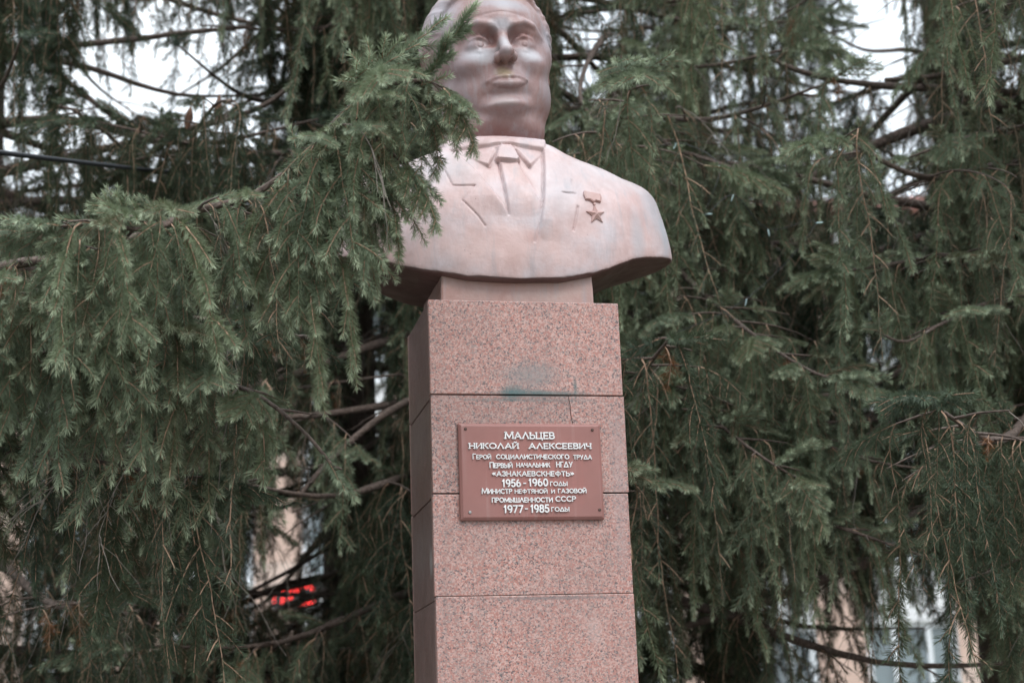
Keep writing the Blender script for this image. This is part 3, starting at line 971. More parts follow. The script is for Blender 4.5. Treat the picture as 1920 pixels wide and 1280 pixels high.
# hero star medal: ribbon bar and five pointed star in relief
M_medal = statue_mat('medal_paint', [(0.40, 0.215, 0.19), (0.46, 0.28, 0.25), (0.47, 0.34, 0.32)], [])
def front_y(x, z):
    """chest surface y at (x,z) by walking the field from the front"""
    ys = np.linspace(-.3, 0, 400)
    f = torso_field(np.full(400, x), ys, np.full(400, z))
    i = int(np.argmax(f < 0))
    return float(ys[i])
def chest_frame(x, z):
    y = front_y(x, z)
    tx = Vector((.02, front_y(x + .01, z) - front_y(x - .01, z), 0)).normalized()
    tz = Vector((0, front_y(x, z + .01) - front_y(x, z - .01), .02)).normalized()
    nrm = tx.cross(tz).normalized()
    return Vector((x, y, z)), tx, tz, nrm
def relief(name, cx, cz, outer, inner, h, hc, mat):
    """faceted relief: outline raised to a ridge; inner is the raised outline"""
    o, tx, tz, nr = chest_frame(cx, cz)
    if nr.y > 0: nr = -nr
    n = len(outer)
    mb = MB()
    for (u, w) in outer: mb.v.append(tuple(o + tx * u + tz * w - nr * .004))
    for (u, w) in outer: mb.v.append(tuple(o + tx * u + tz * w + nr * h))
    for (u, w) in inner: mb.v.append(tuple(o + tx * u + tz * w + nr * (h + hc)))
    for k in range(n):
        k2 = (k + 1) % n
        mb.f.append((k, k2, n + k2, n + k)); mb.f.append((n + k, n + k2, 2 * n + k2, 2 * n + k))
        mb.m += [0, 0]
    mb.f.append(tuple(range(2 * n, 3 * n))); mb.m.append(0)
    return mb.build(name, mat, bust)
medal_x, medal_z = .222, .288
so, si = [], []
for k in range(10):
    r = .031 if k % 2 == 0 else .0135
    a = R(90 + 36 * k + 4)
    so.append((r * math.cos(a), r * math.sin(a)))
    si.append((r * .12 * math.cos(a), r * .12 * math.sin(a)))
relief('medal_star', .224, .268, so, si, .003, .008, M_medal)
bar = [(-.026, .022), (.026, .016), (.028, .004), (.024, -.014), (.008, -.010), (.0, -.017), (-.010, -.009), (-.024, -.008), (-.028, .008)]
relief('medal_bar', .220, .322, bar, [(u * .82, w * .8) for u, w in bar], .005, .002, M_medal)
relief('medal_ring', .223, .303, [(.004 * math.cos(R(45 * k)), .006 * math.sin(R(45 * k))) for k in range(8)],
       [(.0025 * math.cos(R(45 * k)), .004 * math.sin(R(45 * k))) for k in range(8)], .003, .001, M_medal)

#@@TREES
# ------------------------------------------------------------------ spruce materials
def needle_mat(name, a, b_, tipc):
    m, n, b = new_mat(name)
    oi = n.nodes.new('ShaderNodeObjectInfo')
    at = n.nodes.new('ShaderNodeAttribute'); at.attribute_name = 'tip'
    base = ramp(n, oi.outputs['Random'], [(0.0, a), (0.45, tuple((x + y) / 2 for x, y in zip(a, b_))), (0.85, b_), (1.0, (0.085, 0.080, 0.040))])
    col = mix(n, at.outputs['Fac'], base, tipc)
    n.links.new(col, b.inputs['Base Color'])
    b.inputs['Roughness'].default_value = 0.5
    b.inputs['Specular IOR Level'].default_value = 0.35
    tr = n.nodes.new('ShaderNodeBsdfTranslucent')
    n.links.new(col, tr.inputs['Color'])
    ms = n.nodes.new('ShaderNodeMixShader'); ms.inputs[0].default_value = 0.18
    n.links.new(b.outputs[0], ms.inputs[1]); n.links.new(tr.outputs[0], ms.inputs[2])
    n.links.new(ms.outputs[0], n.nodes['Material Output'].inputs['Surface'])
    return m
M_needle = needle_mat('spruce_needles', (0.165, 0.212, 0.138), (0.168, 0.206, 0.112), (0.52, 0.58, 0.40))
M_needle_old = needle_mat('old_spruce_needles', (0.090, 0.115, 0.080), (0.115, 0.115, 0.075), (0.15, 0.16, 0.10))
M_needle_shade = needle_mat('shade_painted_needles', (0.062, 0.090, 0.058), (0.070, 0.090, 0.048), (0.13, 0.17, 0.10))  # needle colour with the shade of rear and lower boughs painted in
M_rust = needle_mat('rust_needles', (0.25, 0.10, 0.035), (0.20, 0.09, 0.04), (0.30, 0.14, 0.05))
M_twig = simple('spruce_twig', (0.36, 0.225, 0.15), 0.8, 0.3, 60)
M_dead = simple('dead_twig', (0.20, 0.165, 0.14), 0.9, 0.35, 40)

def bark_mat():
    m, n, b = new_mat('spruce_bark')
    v = obj_vec(n)
    f = noise_tex(n, v, 22, 6, 0.7)
    g = nd(n, 'ShaderNodeTexVoronoi', Scale=38.0); g.feature = 'DISTANCE_TO_EDGE'
    n.links.new(v, g.inputs['Vector'])
    c = ramp(n, f, [(0.25, (0.075, 0.055, 0.045)), (0.55, (0.15, 0.105, 0.085)), (0.8, (0.22, 0.19, 0.165))])
    c = mix(n, ramp(n, g.outputs['Distance'], [(0.0, 0.6), (0.12, 0.0)]), c, (0.05, 0.037, 0.03))
    n.links.new(c, b.inputs['Base Color'])
    b.inputs['Roughness'].default_value = 0.9
    bump(n, b, math_n(n, 'ADD', f, g.outputs['Distance']), 0.8, 0.01)
    return m
M_bark = bark_mat()

# ------------------------------------------------------------------ prototypes of sprays (held in a collection outside the scene)
class Spray:
    def __init__(s, seed):
        s.r = random.Random(seed)
        s.v, s.f, s.m, s.t = [], [], [], []
    def needles(s, pts, dens, ln, w, tip_at=0.8, sparse=1.0, flat=0.35, ang=57):
        r = s.r
        L = [0.0]
        for a, b in zip(pts[:-1], pts[1:]): L.append(L[-1] + (b - a).length)
        n = int(L[-1] * dens * sparse)
        for i in range(n):
            d = (i + r.random()) / n * L[-1]
            k = 0
            while k < len(pts) - 2 and L[k + 1] < d: k += 1
            u = (d - L[k]) / max(1e-6, L[k + 1] - L[k])
            p = pts[k].lerp(pts[k + 1], u)
            ax = (pts[k + 1] - pts[k]).normalized()
            e1 = ax.orthogonal().normalized(); e2 = ax.cross(e1)
            th = r.uniform(0, 2 * math.pi)
            rad = e1 * math.cos(th) + e2 * math.sin(th)
            q = d / L[-1]
            al = R(ang + r.uniform(-14, 12)) * (1 - .45 * max(0, q - .85) / .15)
            dr = (ax * math.cos(al) + rad * math.sin(al)).normalized()
            l = ln * r.uniform(.75, 1.15) * (1 - .25 * max(0, q - .9) / .1)
            sd = dr.cross(rad)
            if sd.length < 1e-4: sd = dr.orthogonal()
            sd = sd.normalized() * w * .5
            tipv = p + dr * l + ax * l * .10
            b0 = len(s.v)
            mid = p + dr * l * .55
            s.v += [tuple(p - sd * .5), tuple(p + sd * .5), tuple(mid + sd), tuple(tipv), tuple(mid - sd)]
            s.f += [(b0, b0 + 1, b0 + 2, b0 + 3, b0 + 4)]
            s.m += [0]
            tv = max(0.0, (q - tip_at) / (1 - tip_at)) * .8 + r.uniform(0, .12)
            s.t += [tv * .5, tv * .5, tv, min(1, tv + .15), tv]
    def twig(s, pts, r0, r1, mi=1, n=3):
        mb = MB()
        mb.tube(pts, [r0 + (r1 - r0) * i / (len(pts) - 1) for i in range(len(pts))], n, cap=False)
        b0 = len(s.v)
        s.v += mb.v; s.t += [0.0] * len(mb.v)
        s.f += [tuple(i + b0 for i in f) for f in mb.f]; s.m += [mi] * len(mb.f)
    def shoot(s, p0, dirv, ln, droop, dens, nl, sparse=1.0, tip_at=.75):
        pts = [Vector(p0)]
        d = Vector(dirv).normalized()
        n = max(3, int(ln / .03))
        for i in range(n):
            d = (d + Vector((s.r.uniform(-.07, .07), s.r.uniform(-.07, .07), -droop)))
            d.normalize()
            pts.append(pts[-1] + d * (ln / n))
        s.twig(pts, .0023, .0013)
        s.needles(pts, dens, nl, .0024, tip_at, sparse)
        return pts
    def build(s, name, col, mats):
        me = bpy.data.meshes.new(name)
        me.from_pydata(s.v, [], s.f)
        for m in mats: me.materials.append(m)
        me.polygons.foreach_set('material_index', s.m)
        at = me.attributes.new('tip', 'FLOAT', 'POINT')
        at.data.foreach_set('value', s.t)
        me.update()
        o = bpy.data.objects.new(name, me)
        col.objects.link(o)
        return o

protos = bpy.data.collections.new('spruce_sprays')      # never linked to the scene: only instanced
NL, DN = .0275, 980
def hanging(seed, L, nside, sl, sparse=1.0, mats=None, dens=DN):
    s = Spray(seed); r = s.r
    pts = [Vector((0, 0, 0))]
    d = Vector((1, 0, -.1)).normalized()
    n = int(L / .03)
    for i in range(n):
        d = (d * .62 + Vector((r.uniform(-.12, .12), r.uniform(-.10, .10), -.55))).normalized()
        pts.append(pts[-1] + d * L / n)
    s.twig(pts, .0028, .0010)
    s.needles(pts[1:], dens, NL, .0024, .85, sparse)
    for k in range(nside):
        i = 1 + int((n - 2) * (k + r.uniform(.1, .9)) / nside)
        ax = (pts[min(i + 1, n)] - pts[i]).normalized()
        sd = 1 if k % 2 else -1
        side = Vector((r.uniform(-.35, .5), sd, 0)).normalized()
        ln = sl * r.uniform(.55, 1.25) * (1 - .45 * i / n)
        s.shoot(pts[i], ax * .55 + side * .75, ln, .20, dens, NL, sparse)
    return s.build('spray_%02d' % len(protos.objects), protos, mats or [M_needle, M_twig])
def fan(seed, L, nside, sl, droop=.035, mats=None):
    s = Spray(seed); r = s.r
    pts = [Vector((0, 0, 0))]
    d = Vector((1, 0, .12)).normalized()
    n = int(L / .03)
    for i in range(n):
        d = (d + Vector((0, r.uniform(-.05, .05), -droop + .03 * (i > n * .6)))).normalized()
        pts.append(pts[-1] + d * L / n)
    s.twig(pts, .003, .0011)
    s.needles(pts, DN, NL, .0024, .8)
    for k in range(nside):
        i = 1 + int((n - 2) * (k + .4) / nside)
        ax = (pts[min(i + 1, n)] - pts[i]).normalized()
        sd = 1 if k % 2 else -1
        ln = sl * r.uniform(.75, 1.15) * (1 - .55 * i / n)
        sh = s.shoot(pts[i], ax * .8 + Vector((0, sd, r.uniform(-.15, .1))) * .75, ln, droop * 2.4, DN, NL)
        if ln > .13:
            for q in (.5,):
                j = int((len(sh) - 1) * q)
                a2 = (sh[min(j + 1, len(sh) - 1)] - sh[j]).normalized() if j + 1 < len(sh) else ax
                for s2 in (-1, 1):
                    s.shoot(sh[j], a2 + a2.cross(Vector((0, 0, 1))) * s2 * .8 + Vector((0, 0, -.15)), ln * .35, .07, DN, NL)
    return s.build('spray_%02d' % len(protos.objects), protos, mats or [M_needle, M_twig])
def bare(seed, L, forks):
    s = Spray(seed); r = s.r
    def walk(p, d, L, r0):
        pts = [Vector(p)]; d = Vector(d)
        n = max(4, int(L / .04))
        for i in range(n):
            d = (d + Vector((r.uniform(-.22, .22), r.uniform(-.22, .22), -.16))).normalized()
            pts.append(pts[-1] + d * L / n)
        s.twig(pts, r0, .0008, 1)
        return pts
    m = walk((0, 0, 0), (.7, 0, -.5), L, .0022)
    for k in range(forks):
        j = r.randrange(1, len(m) - 1)
        walk(m[j], (r.uniform(-1, 1), r.uniform(-1, 1), -.5), L * r.uniform(.25, .6), .0014)
    return s.build('spray_%02d' % len(protos.objects), protos, [M_needle, M_dead])

hanging(1, .34, 4, .15)          # 0
hanging(2, .44, 6, .17)         # 1
hanging(3, .52, 7, .18)         # 2
hanging(4, .26, 3, .12)          # 3
hanging(5, .46, 4, .13)          # 4
fan(6, .26, 6, .16)              # 5
fan(7, .34, 7, .19, .05)        # 6
fan(8, .20, 4, .12, .02)         # 7
bare(9, .42, 5)                  # 8
bare(10, .6, 7)                  # 9
hanging(11, .55, 8, .11, .5, [M_needle_old, M_twig])   # 10
hanging(12, .70, 9, .10, .4, [M_needle_old, M_twig])   # 11
hanging(13, .16, 3, .06, .5, [M_rust, M_twig])           # 12
hanging(14, .44, 8, .20)        # 13  dense
def single(seed, L, mats=None):
    s = Spray(seed)
    pts = s.shoot((0, 0, 0), (1, 0, .0), L, .012, 1150, NL * 1.05)
    if L > .15:
        for q, sd in ((.3, 1), (.36, -1), (.62, 1)):
            s.shoot(pts[int(len(pts) * q)], (1, sd * .9, -.1), L * .22, .02, 1100, NL)
    return s.build('spray_%02d' % len(protos.objects), protos, mats or [M_needle, M_twig])
single(15, .24); single(16, .11)      # 14, 15
hanging(21, .75, 11, .085); hanging(22, .60, 8, .09); hanging(23, .68, 10, .07, .8)      # 16, 17, 18 long strands
LONG = [16, 17, 18, 1, 2, 4]
HANG, FAN, BARE, OLD, RUST = [0, 1, 2, 3, 4, 13], [5, 6, 7], [8, 9], [10, 11], [12]

# places where the crowns are open and the sky or the house shows (x, y, half width, half height, share left)
GAPS = [(225, 115, 100, 90, .05), (60, 200, 75, 75, .08), (330, 170, 75, 55, .08), (15, 240, 45, 65, .08), (545, 165, 60, 55, .1), (450, 225, 50, 45, .1), (130, 30, 50, 40, .3), (400, 90, 50, 50, .3),
        (170, 335, 60, 25, .2), (60, 60, 40, 50, .4), (1645, 80, 95, 95, .12), (1695, 335, 60, 55, .10), (1420, 60, 50, 45, .3), (1100, 90, 50, 110, .15), (1345, 190, 35, 50, .35),
        (1880, 75, 50, 65, .25), (1560, 215, 70, 30, .5), (1470, 320, 45, 40, .45), (1225, 75, 45, 45, .5), (1240, 540, 60, 60, .3), (560, 60, 50, 40, .35),
        (690, 740, 50, 130, .02), (575, 900, 50, 35, .45), (540, 990, 45, 60, .05), (541, 1090, 82, 58, .0), (640, 1030, 60, 40, .5), (20, 1120, 45, 80, .15),
        (1480, 1240, 50, 80, .25), (1560, 1225, 60, 80, .30), (1685, 1235, 110, 65, .10), (1820, 1250, 70, 55, .1), (1690, 975, 60, 30, .3), (1800, 750, 50, 35, .25), (1650, 730, 50, 35, .3),
        (1560, 440, 110, 25, .5), (1300, 1230, 50, 50, .4), (1240, 960, 35, 50, .4)]
def open_here(p, r, sc=1.0):
    u, v = proj(p)
    ln = .55 * sc * F_PX / max(2, p.y)      # a spray hangs about this far below its root
    x = r.random()
    for cx, cy, w, h, share in GAPS:
        a = abs(u - cx) / w
        if a > 1: continue
        for fr in (.08, .4, .7, 1.0):
            q = a * a + ((v + fr * ln - cy) / h) ** 2
            if q < 1:
                if x > share + .15 * q: return False
                break
    return True

# the same sprays with shade painted into the needle colour, for boughs farther back
protos_shade = bpy.data.collections.new('shade_painted_sprays')
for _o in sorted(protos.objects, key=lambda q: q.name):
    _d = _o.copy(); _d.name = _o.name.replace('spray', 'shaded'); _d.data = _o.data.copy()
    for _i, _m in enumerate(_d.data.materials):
        if _m in (M_needle, M_needle_old): _d.data.materials[_i] = M_needle_shade
    protos_shade.objects.link(_d)
def spray_group(protos):
    g = bpy.data.node_groups.new('needle_sprays', 'GeometryNodeTree')
    g.interface.new_socket('Geometry', in_out='INPUT', socket_type='NodeSocketGeometry')
    g.interface.new_socket('Geometry', in_out='OUTPUT', socket_type='NodeSocketGeometry')
    gi = g.nodes.new('NodeGroupInput'); go = g.nodes.new('NodeGroupOutput')
    iop = g.nodes.new('GeometryNodeInstanceOnPoints')
    ci = g.nodes.new('GeometryNodeCollectionInfo')
    ci.inputs['Collection'].default_value = protos
    ci.inputs['Separate Children'].default_value = True
    ci.inputs['Reset Children'].default_value = True
    def att(nm, ty):
        a = g.nodes.new('GeometryNodeInputNamedAttribute'); a.data_type = ty
        a.inputs['Name'].default_value = nm
        return a.outputs['Attribute']
    L = g.links.new
    L(gi.outputs[0], iop.inputs['Points'])
    L(ci.outputs[0], iop.inputs['Instance'])
    iop.inputs['Pick Instance'].default_value = True
    L(att('kind_index', 'INT'), iop.inputs['Instance Index'])
    L(att('turn', 'FLOAT_VECTOR'), iop.inputs['Rotation'])
    L(att('size', 'FLOAT'), iop.inputs['Scale'])
    L(iop.outputs[0], go.inputs[0])
    return g
SG, SG_SHADE = spray_group(protos), spray_group(protos_shade)

def sprays(name, items, parent, dark=False):
    """items: (point, euler, scale, index)"""
    me = bpy.data.meshes.new(name)
    n = len(items)
    me.vertices.add(n)
    me.vertices.foreach_set('co', np.array([tuple(i[0]) for i in items], np.float32).ravel())
    a = me.attributes.new('turn', 'FLOAT_VECTOR', 'POINT')
    a.data.foreach_set('vector', np.array([tuple(i[1]) for i in items], np.float32).ravel())
    a = me.attributes.new('size', 'FLOAT', 'POINT')
    a.data.foreach_set('value', np.array([i[2] for i in items], np.float32))
    a = me.attributes.new('kind_index', 'INT', 'POINT')
    a.data.foreach_set('value', np.array([i[3] for i in items], np.int32))
    me.update()
    for mm in (M_needle, M_twig): me.materials.append(mm)
    o = bpy.data.objects.new(name, me)
    C.objects.link(o); o.parent = parent
    o['kind'] = 'stuff'
    md = o.modifiers.new('needle_sprays', 'NODES'); md.node_group = SG_SHADE if dark else SG
    return o

def proj(p):
    """photo pixel of a world point (to know which boughs the photo can show)"""
    x, y, z = p[0], p[1], p[2] - 1.6
    c, s = math.cos(PITCH), math.sin(PITCH)
    d = y * c + z * s
    if d < .2: return (-9999, -9999)
    X, V = F_PX * x / d, F_PX * (-y * s + z * c) / d
    c, s = math.cos(ROLL), math.sin(ROLL)
    return 960 + X * c - V * s, 640 - (X * s + V * c)

def smooth_path(pts, n):
    """Catmull-Rom through pts, n points per span"""
    P4 = [pts[0] * 2 - pts[1]] + list(pts) + [pts[-1] * 2 - pts[-2]]
    out_ = []
    for i in range(1, len(P4) - 2):
        a, b, c, d = P4[i - 1], P4[i], P4[i + 1], P4[i + 2]
        for k in range(n):
            t = k / n
            out_.append(.5 * ((2 * b) + (c - a) * t + (2 * a - 5 * b + 4 * c - d) * t * t + (3 * b - a - 3 * c + d) * t ** 3))
    out_.append(P4[-2])
    return out_

def bough(tree, path, r0, side, step=.09, hstep=.075, hs=1.0, bare_frac=.12, old=.12, dead=.06, fans=.5, rs=None, keep=None, r1=.004, tipfan=True, profile=None, top=.0, dark=False, hang=None):
    """one limb: bark mesh (part) with its needle sprays (sub-part)"""
    r = rs or rng
    pts = [Vector(p) for p in path]
    L = [0.0]
    for a, b in zip(pts[:-1], pts[1:]): L.append(L[-1] + (b - a).length)
    T = L[-1]
    mb = MB()
    mb.tube(pts, [r0 + (r1 - r0) * (l / T) ** .8 for l in L], 7, wob=.25)
    items = []
    def at(d):
        k = 0
        while k < len(pts) - 2 and L[k + 1] < d: k += 1
        u = (d - L[k]) / max(1e-6, L[k + 1] - L[k])
        return pts[k].lerp(pts[k + 1], u), (pts[k + 1] - pts[k]).normalized()
    def put(p, e, sc, ix):
        if keep is None or keep(p + tree.location, r, sc): items.append((p, e, sc, ix))
    def pick(q):
        x = r.random()
        if x < dead * (1.5 - q): return r.choice(BARE)
        if x < dead + old * (1.6 - q): return r.choice(OLD)
        if x < dead + old + .012: return RUST[0]
        return r.choice(hang or HANG)
    s = bare_frac * T
    sgn = 1
    while s < T:
        q = s / T
        p, t = at(s)
        if keep is not None and not keep(p + tree.location, r, .35):
            s += step; continue
        th = Vector((t.x, t.y, 0)).normalized()
        perp = Vector((-th.y, th.x, 0))
        yaw0 = math.atan2(t.y, t.x)
        prof = profile(q) if profile else (.35 + .65 * math.sin(math.pi * min(1, .15 + q * .8))) * (1 - .55 * max(0, q - .6) / .4)
        sgn = -sgn
        ln = side * prof * r.uniform(.6, 1.2)
        d = (th * r.uniform(.35, .8) + perp * sgn + Vector((0, 0, r.uniform(-.15, .12)))).normalized()
        n = max(2, int(ln / .07))
        tw = [p.copy()]
        for i in range(n):
            d = (d + Vector((r.uniform(-.12, .12), r.uniform(-.12, .12), -.09))).normalized()
            tw.append(tw[-1] + d * ln / n)
        mb.tube(tw, [.0055 - .0035 * i / n for i in range(n + 1)], 4, cap=False)
        yaw = math.atan2(d.y, d.x)
        # curtain under the side twig
        m = int(ln / hstep) + 1
        for i in range(m):
            u = (i + r.random()) / m
            k = min(n - 1, int(u * n)); pp = tw[k].lerp(tw[k + 1], u * n - k)
            put(pp, (r.uniform(-.22, .22), r.uniform(-.2, .2), yaw + r.choice((-1, 1)) * r.uniform(.3, 1.7)), hs * r.uniform(.55, 1.15), pick(q))
        if r.random() < fans: put(tw[-1], (r.uniform(-.4, .4), r.uniform(.15, .7), yaw + r.uniform(-.3, .3)), hs * r.uniform(.6, .95), r.choice(FAN))
        if r.random() < fans * .6: put(tw[n // 2], (r.uniform(-.5, .5), r.uniform(-.1, .5), yaw + r.uniform(-.7, .7)), hs * r.uniform(.55, .85), r.choice(FAN))
        # sprays under the limb itself
        if r.random() < .8: put(p, (r.uniform(-.2, .2), r.uniform(-.2, .2), yaw0 + r.uniform(-2, 2)), hs * r.uniform(.6, 1.2), pick(q))
        if r.random() < top: put(p, (r.uniform(-.5, .5), r.uniform(-.7, -.1), yaw0 + r.uniform(-.8, .8)), hs * r.uniform(.5, .8), r.choice(FAN))
        s += step * r.uniform(.7, 1.3)
    if tipfan:
        p, t = at(T * .97)
        yaw = math.atan2(t.y, t.x); el = -math.asin(max(-1, min(1, t.z)))
        for k in range(3):
            put(p, (r.uniform(-.3, .3), el + r.uniform(-.15, .35), yaw + (k - 1) * .45), hs * r.uniform(.8, 1.05), FAN[k % 3])
    lim = mb.build('limb', M_bark, tree, smooth=True)
    if items: sprays('needles', items, lim, dark)
    return len(items)

def trunk(tree, H, r0, lean=(0, 0), z0=-.05):
    mb = MB()
    n = 22
    pts, rad = [], []
    for i in range(n + 1):
        t = i / n
        pts.append((lean[0] * t * t, lean[1] * t * t, z0 + (H - z0) * t))
        rad.append(r0 * (1 - .93 * t) * (1 + .35 * math.exp(-t * 22)))
    mb.tube(pts, rad, 14, wob=.10)
    return mb.build('trunk', M_bark, tree, smooth=True)

def spruce(label, base, H, r0, z_lo, z_hi, dz, reach, seed, az_ok=None, group='spruces around the bust', **kw):
    """a whole spruce: trunk and whorls of drooping limbs between z_lo and z_hi"""
    r = random.Random(seed)
    t = empty('spruce_tree', (base[0], base[1], 0))
    tag(t, label, 'tree', group)
    tr = trunk(t, H, r0)
    # short hanging twigs clothing the trunk itself
    cl = []
    nrm_ = int((min(H, z_hi + 1) - z_lo) * 75)
    for i in range(nrm_):
        zz, a, d_ = r.uniform(z_lo + .3, min(H - 1, z_hi + 1)), r.uniform(0, 2 * math.pi), r.uniform(.10, .75)
        q_ = Vector((math.cos(a) * d_, math.sin(a) * d_, zz))
        sc_ = r.uniform(.75, 1.25)
        if open_here(q_ + t.location, r, sc_):
            cl.append((q_, (r.uniform(-.2, .2), r.uniform(-.2, .2), a + r.uniform(-.6, .6)), sc_, r.choice(HANG + OLD * 3)))
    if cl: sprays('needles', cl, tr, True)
    z = z_lo
    cnt = 0
    while z < z_hi:
        nb = r.randint(4, 6)
        a0 = r.uniform(0, 2 * math.pi)
        for k in range(nb):
            az = a0 + 2 * math.pi * k / nb + r.uniform(-.3, .3)
            zz = z + r.uniform(-.12, .12)
            Lb = reach(zz) * r.uniform(.75, 1.12)
            dx, dy = math.cos(az), math.sin(az)
            # only limbs that the photo (or a step beside it) could show
            vis = False
            for q in (.3, .65, 1.0):
                w = (base[0] + dx * Lb * q, base[1] + dy * Lb * q, zz - .25 * q)
                u, v = proj(w)
                if -350 < u < 2270 and -330 < v < 1500 and w[1] > 0: vis = True
            if not vis or (az_ok and not az_ok(az)): continue
            sg = r.uniform(.10, .22)
            path = [Vector((0, 0, zz)), Vector((dx * Lb * .3, dy * Lb * .3, zz - Lb * sg * .30)),
                    Vector((dx * Lb * .65, dy * Lb * .65, zz - Lb * sg * .95)), Vector((dx * Lb, dy * Lb, zz - Lb * sg * 1.0))]
            bend = r.uniform(-.15, .15) * Lb
            path[2] += Vector((-dy, dx, 0)) * bend * .4; path[3] += Vector((-dy, dx, 0)) * bend
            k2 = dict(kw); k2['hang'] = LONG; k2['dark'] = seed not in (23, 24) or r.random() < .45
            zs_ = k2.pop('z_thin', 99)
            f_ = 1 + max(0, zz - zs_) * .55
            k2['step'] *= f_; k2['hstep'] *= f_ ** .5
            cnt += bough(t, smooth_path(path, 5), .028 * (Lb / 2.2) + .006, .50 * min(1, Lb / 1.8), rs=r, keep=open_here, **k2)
        z += dz * r.uniform(.8, 1.2)
    return t, cnt

total = 0
# near spruce at the left: its trunk stands outside the picture, its limbs sweep across to the bust
tn = empty('spruce_tree', (-2.75, 4.5, 0))
tag(tn, 'nearest spruce, sharp green drooping boughs sweeping in from the left in front of the bust', 'tree', 'spruces around the bust')
trunk(tn, 9.5, .17)
o_n = Vector((-2.75, 4.5, 0))
def L_(pts): return [P(*p) - o_n for p in pts]
# limb that crosses the bust's shoulder, tip turned up beside the face
main = [Vector((0, 0, 3.05)), P(-250, 560, 4.25) - o_n, P(0, 500, 4.15) - o_n, P(190, 470, 4.08) - o_n, P(360, 398, 4.02) - o_n,
        P(470, 368, 3.99) - o_n, P(560, 300, 3.96) - o_n, P(650, 205, 3.94) - o_n, P(700, 160, 3.93) - o_n]
#@@NEAR
total += bough(tn, smooth_path(main, 4), .030, .34, step=.070, hstep=.100, hs=.95, bare_frac=.30, old=.05, dead=.02, fans=.45, r1=.006, top=.25,
               profile=lambda q: .55 + .45 * math.sin(math.pi * q) if q < .8 else .65)
total += bough(tn, smooth_path(L_([(560, 300, 3.96), (640, 262, 3.93), (700, 262, 3.90), (760, 310, 3.88)]), 4), .009, .20, step=.055, hstep=.09, hs=.78, bare_frac=.1, old=.0, dead=.0, fans=.55, r1=.004, top=.3)
total += bough(tn, smooth_path(L_([(650, 205, 3.94), (720, 165, 3.92), (790, 150, 3.90), (835, 175, 3.88)]), 4), .008, .14, step=.06, hstep=.09, hs=.66, bare_frac=.15, old=.0, dead=.0, fans=.6, r1=.003, top=.3)
total += bough(tn, smooth_path(L_([(360, 398, 4.02), (280, 430, 3.95), (180, 420, 3.9), (110, 425, 3.86)]), 4), .010, .22, step=.065, hstep=.10, hs=.88, bare_frac=.2, old=.0, dead=.0, fans=.6, r1=.004, top=.35)
# lower limbs of the same tree
total += bough(tn, smooth_path([Vector((0, 0, 2.55))] + L_([(-150, 700, 4.5), (120, 660, 4.45), (330, 690, 4.35), (470, 735, 4.28), (560, 800, 4.22), (630, 880, 4.2)]), 4), .026, .36, step=.075, hstep=.10, hs=.92, bare_frac=.3, old=.14, dead=.22, fans=.4, top=.2, keep=open_here)
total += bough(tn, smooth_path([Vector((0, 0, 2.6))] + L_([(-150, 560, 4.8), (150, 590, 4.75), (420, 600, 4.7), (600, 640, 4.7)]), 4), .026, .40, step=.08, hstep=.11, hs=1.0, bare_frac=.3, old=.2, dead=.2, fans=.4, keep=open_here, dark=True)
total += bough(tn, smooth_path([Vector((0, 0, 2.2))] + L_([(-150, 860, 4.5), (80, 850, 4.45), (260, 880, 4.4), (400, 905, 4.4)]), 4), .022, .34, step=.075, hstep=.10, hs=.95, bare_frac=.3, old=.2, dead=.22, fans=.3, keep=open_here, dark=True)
total += bough(tn, smooth_path([Vector((0, 0, 2.9))] + L_([(-150, 520, 4.4), (60, 560, 4.2), (200, 600, 4.1), (330, 610, 4.05)]), 4), .022, .34, step=.07, hstep=.10, hs=.98, bare_frac=.3, old=.05, dead=.05, fans=.4)

# single shoots: the upturned leader beside the face and the little crown of shoots above the limb
def aim(a, b):
    d = (b - a)
    return (0, -math.asin(max(-1, min(1, d.z / d.length))), math.atan2(d.y, d.x))
lead = []
for (a, b, ya, yb, ix, k) in [((795, 150), (905, -8), 3.90, 3.86, 14, 1.0), ((797, 152), (900, -2), 3.90, 3.86, 14, .97), ((790, 158), (893, 8), 3.91, 3.87, 14, .93), ((700, 150), (655, 95), 3.92, 3.86, 15, .85), ((705, 145), (690, 80), 3.92, 3.90, 15, .9),
                              ((700, 160), (622, 148), 3.92, 3.84, 15, 1.0), ((745, 175), (665, 110), 3.92, 3.88, 15, 1.0), ((760, 150), (720, 125), 3.9, 3.86, 15, .8),
                              ((790, 160), (870, 130), 3.90, 3.84, 15, .8), ((800, 170), (890, 220), 3.9, 3.83, 14, .55), ((790, 200), (860, 262), 3.9, 3.84, 14, .6),
                              ((560, 300), (545, 232), 3.95, 3.9, 15, .8), ((180, 420), (95, 405), 3.88, 3.80, 15, .9), ((170, 425), (60, 455), 3.88, 3.80, 14, .6),
                              ((230, 420), (235, 365), 3.9, 3.86, 15, .7), ((600, 260), (648, 300), 3.92, 3.84, 15, .9), ((640, 120), (650, 70), 3.9, 3.88, 15, .5)]:
    A, B = P(a[0], a[1], ya) - o_n, P(b[0], b[1], yb) - o_n
    lead.append((A, aim(A, B), k, ix))
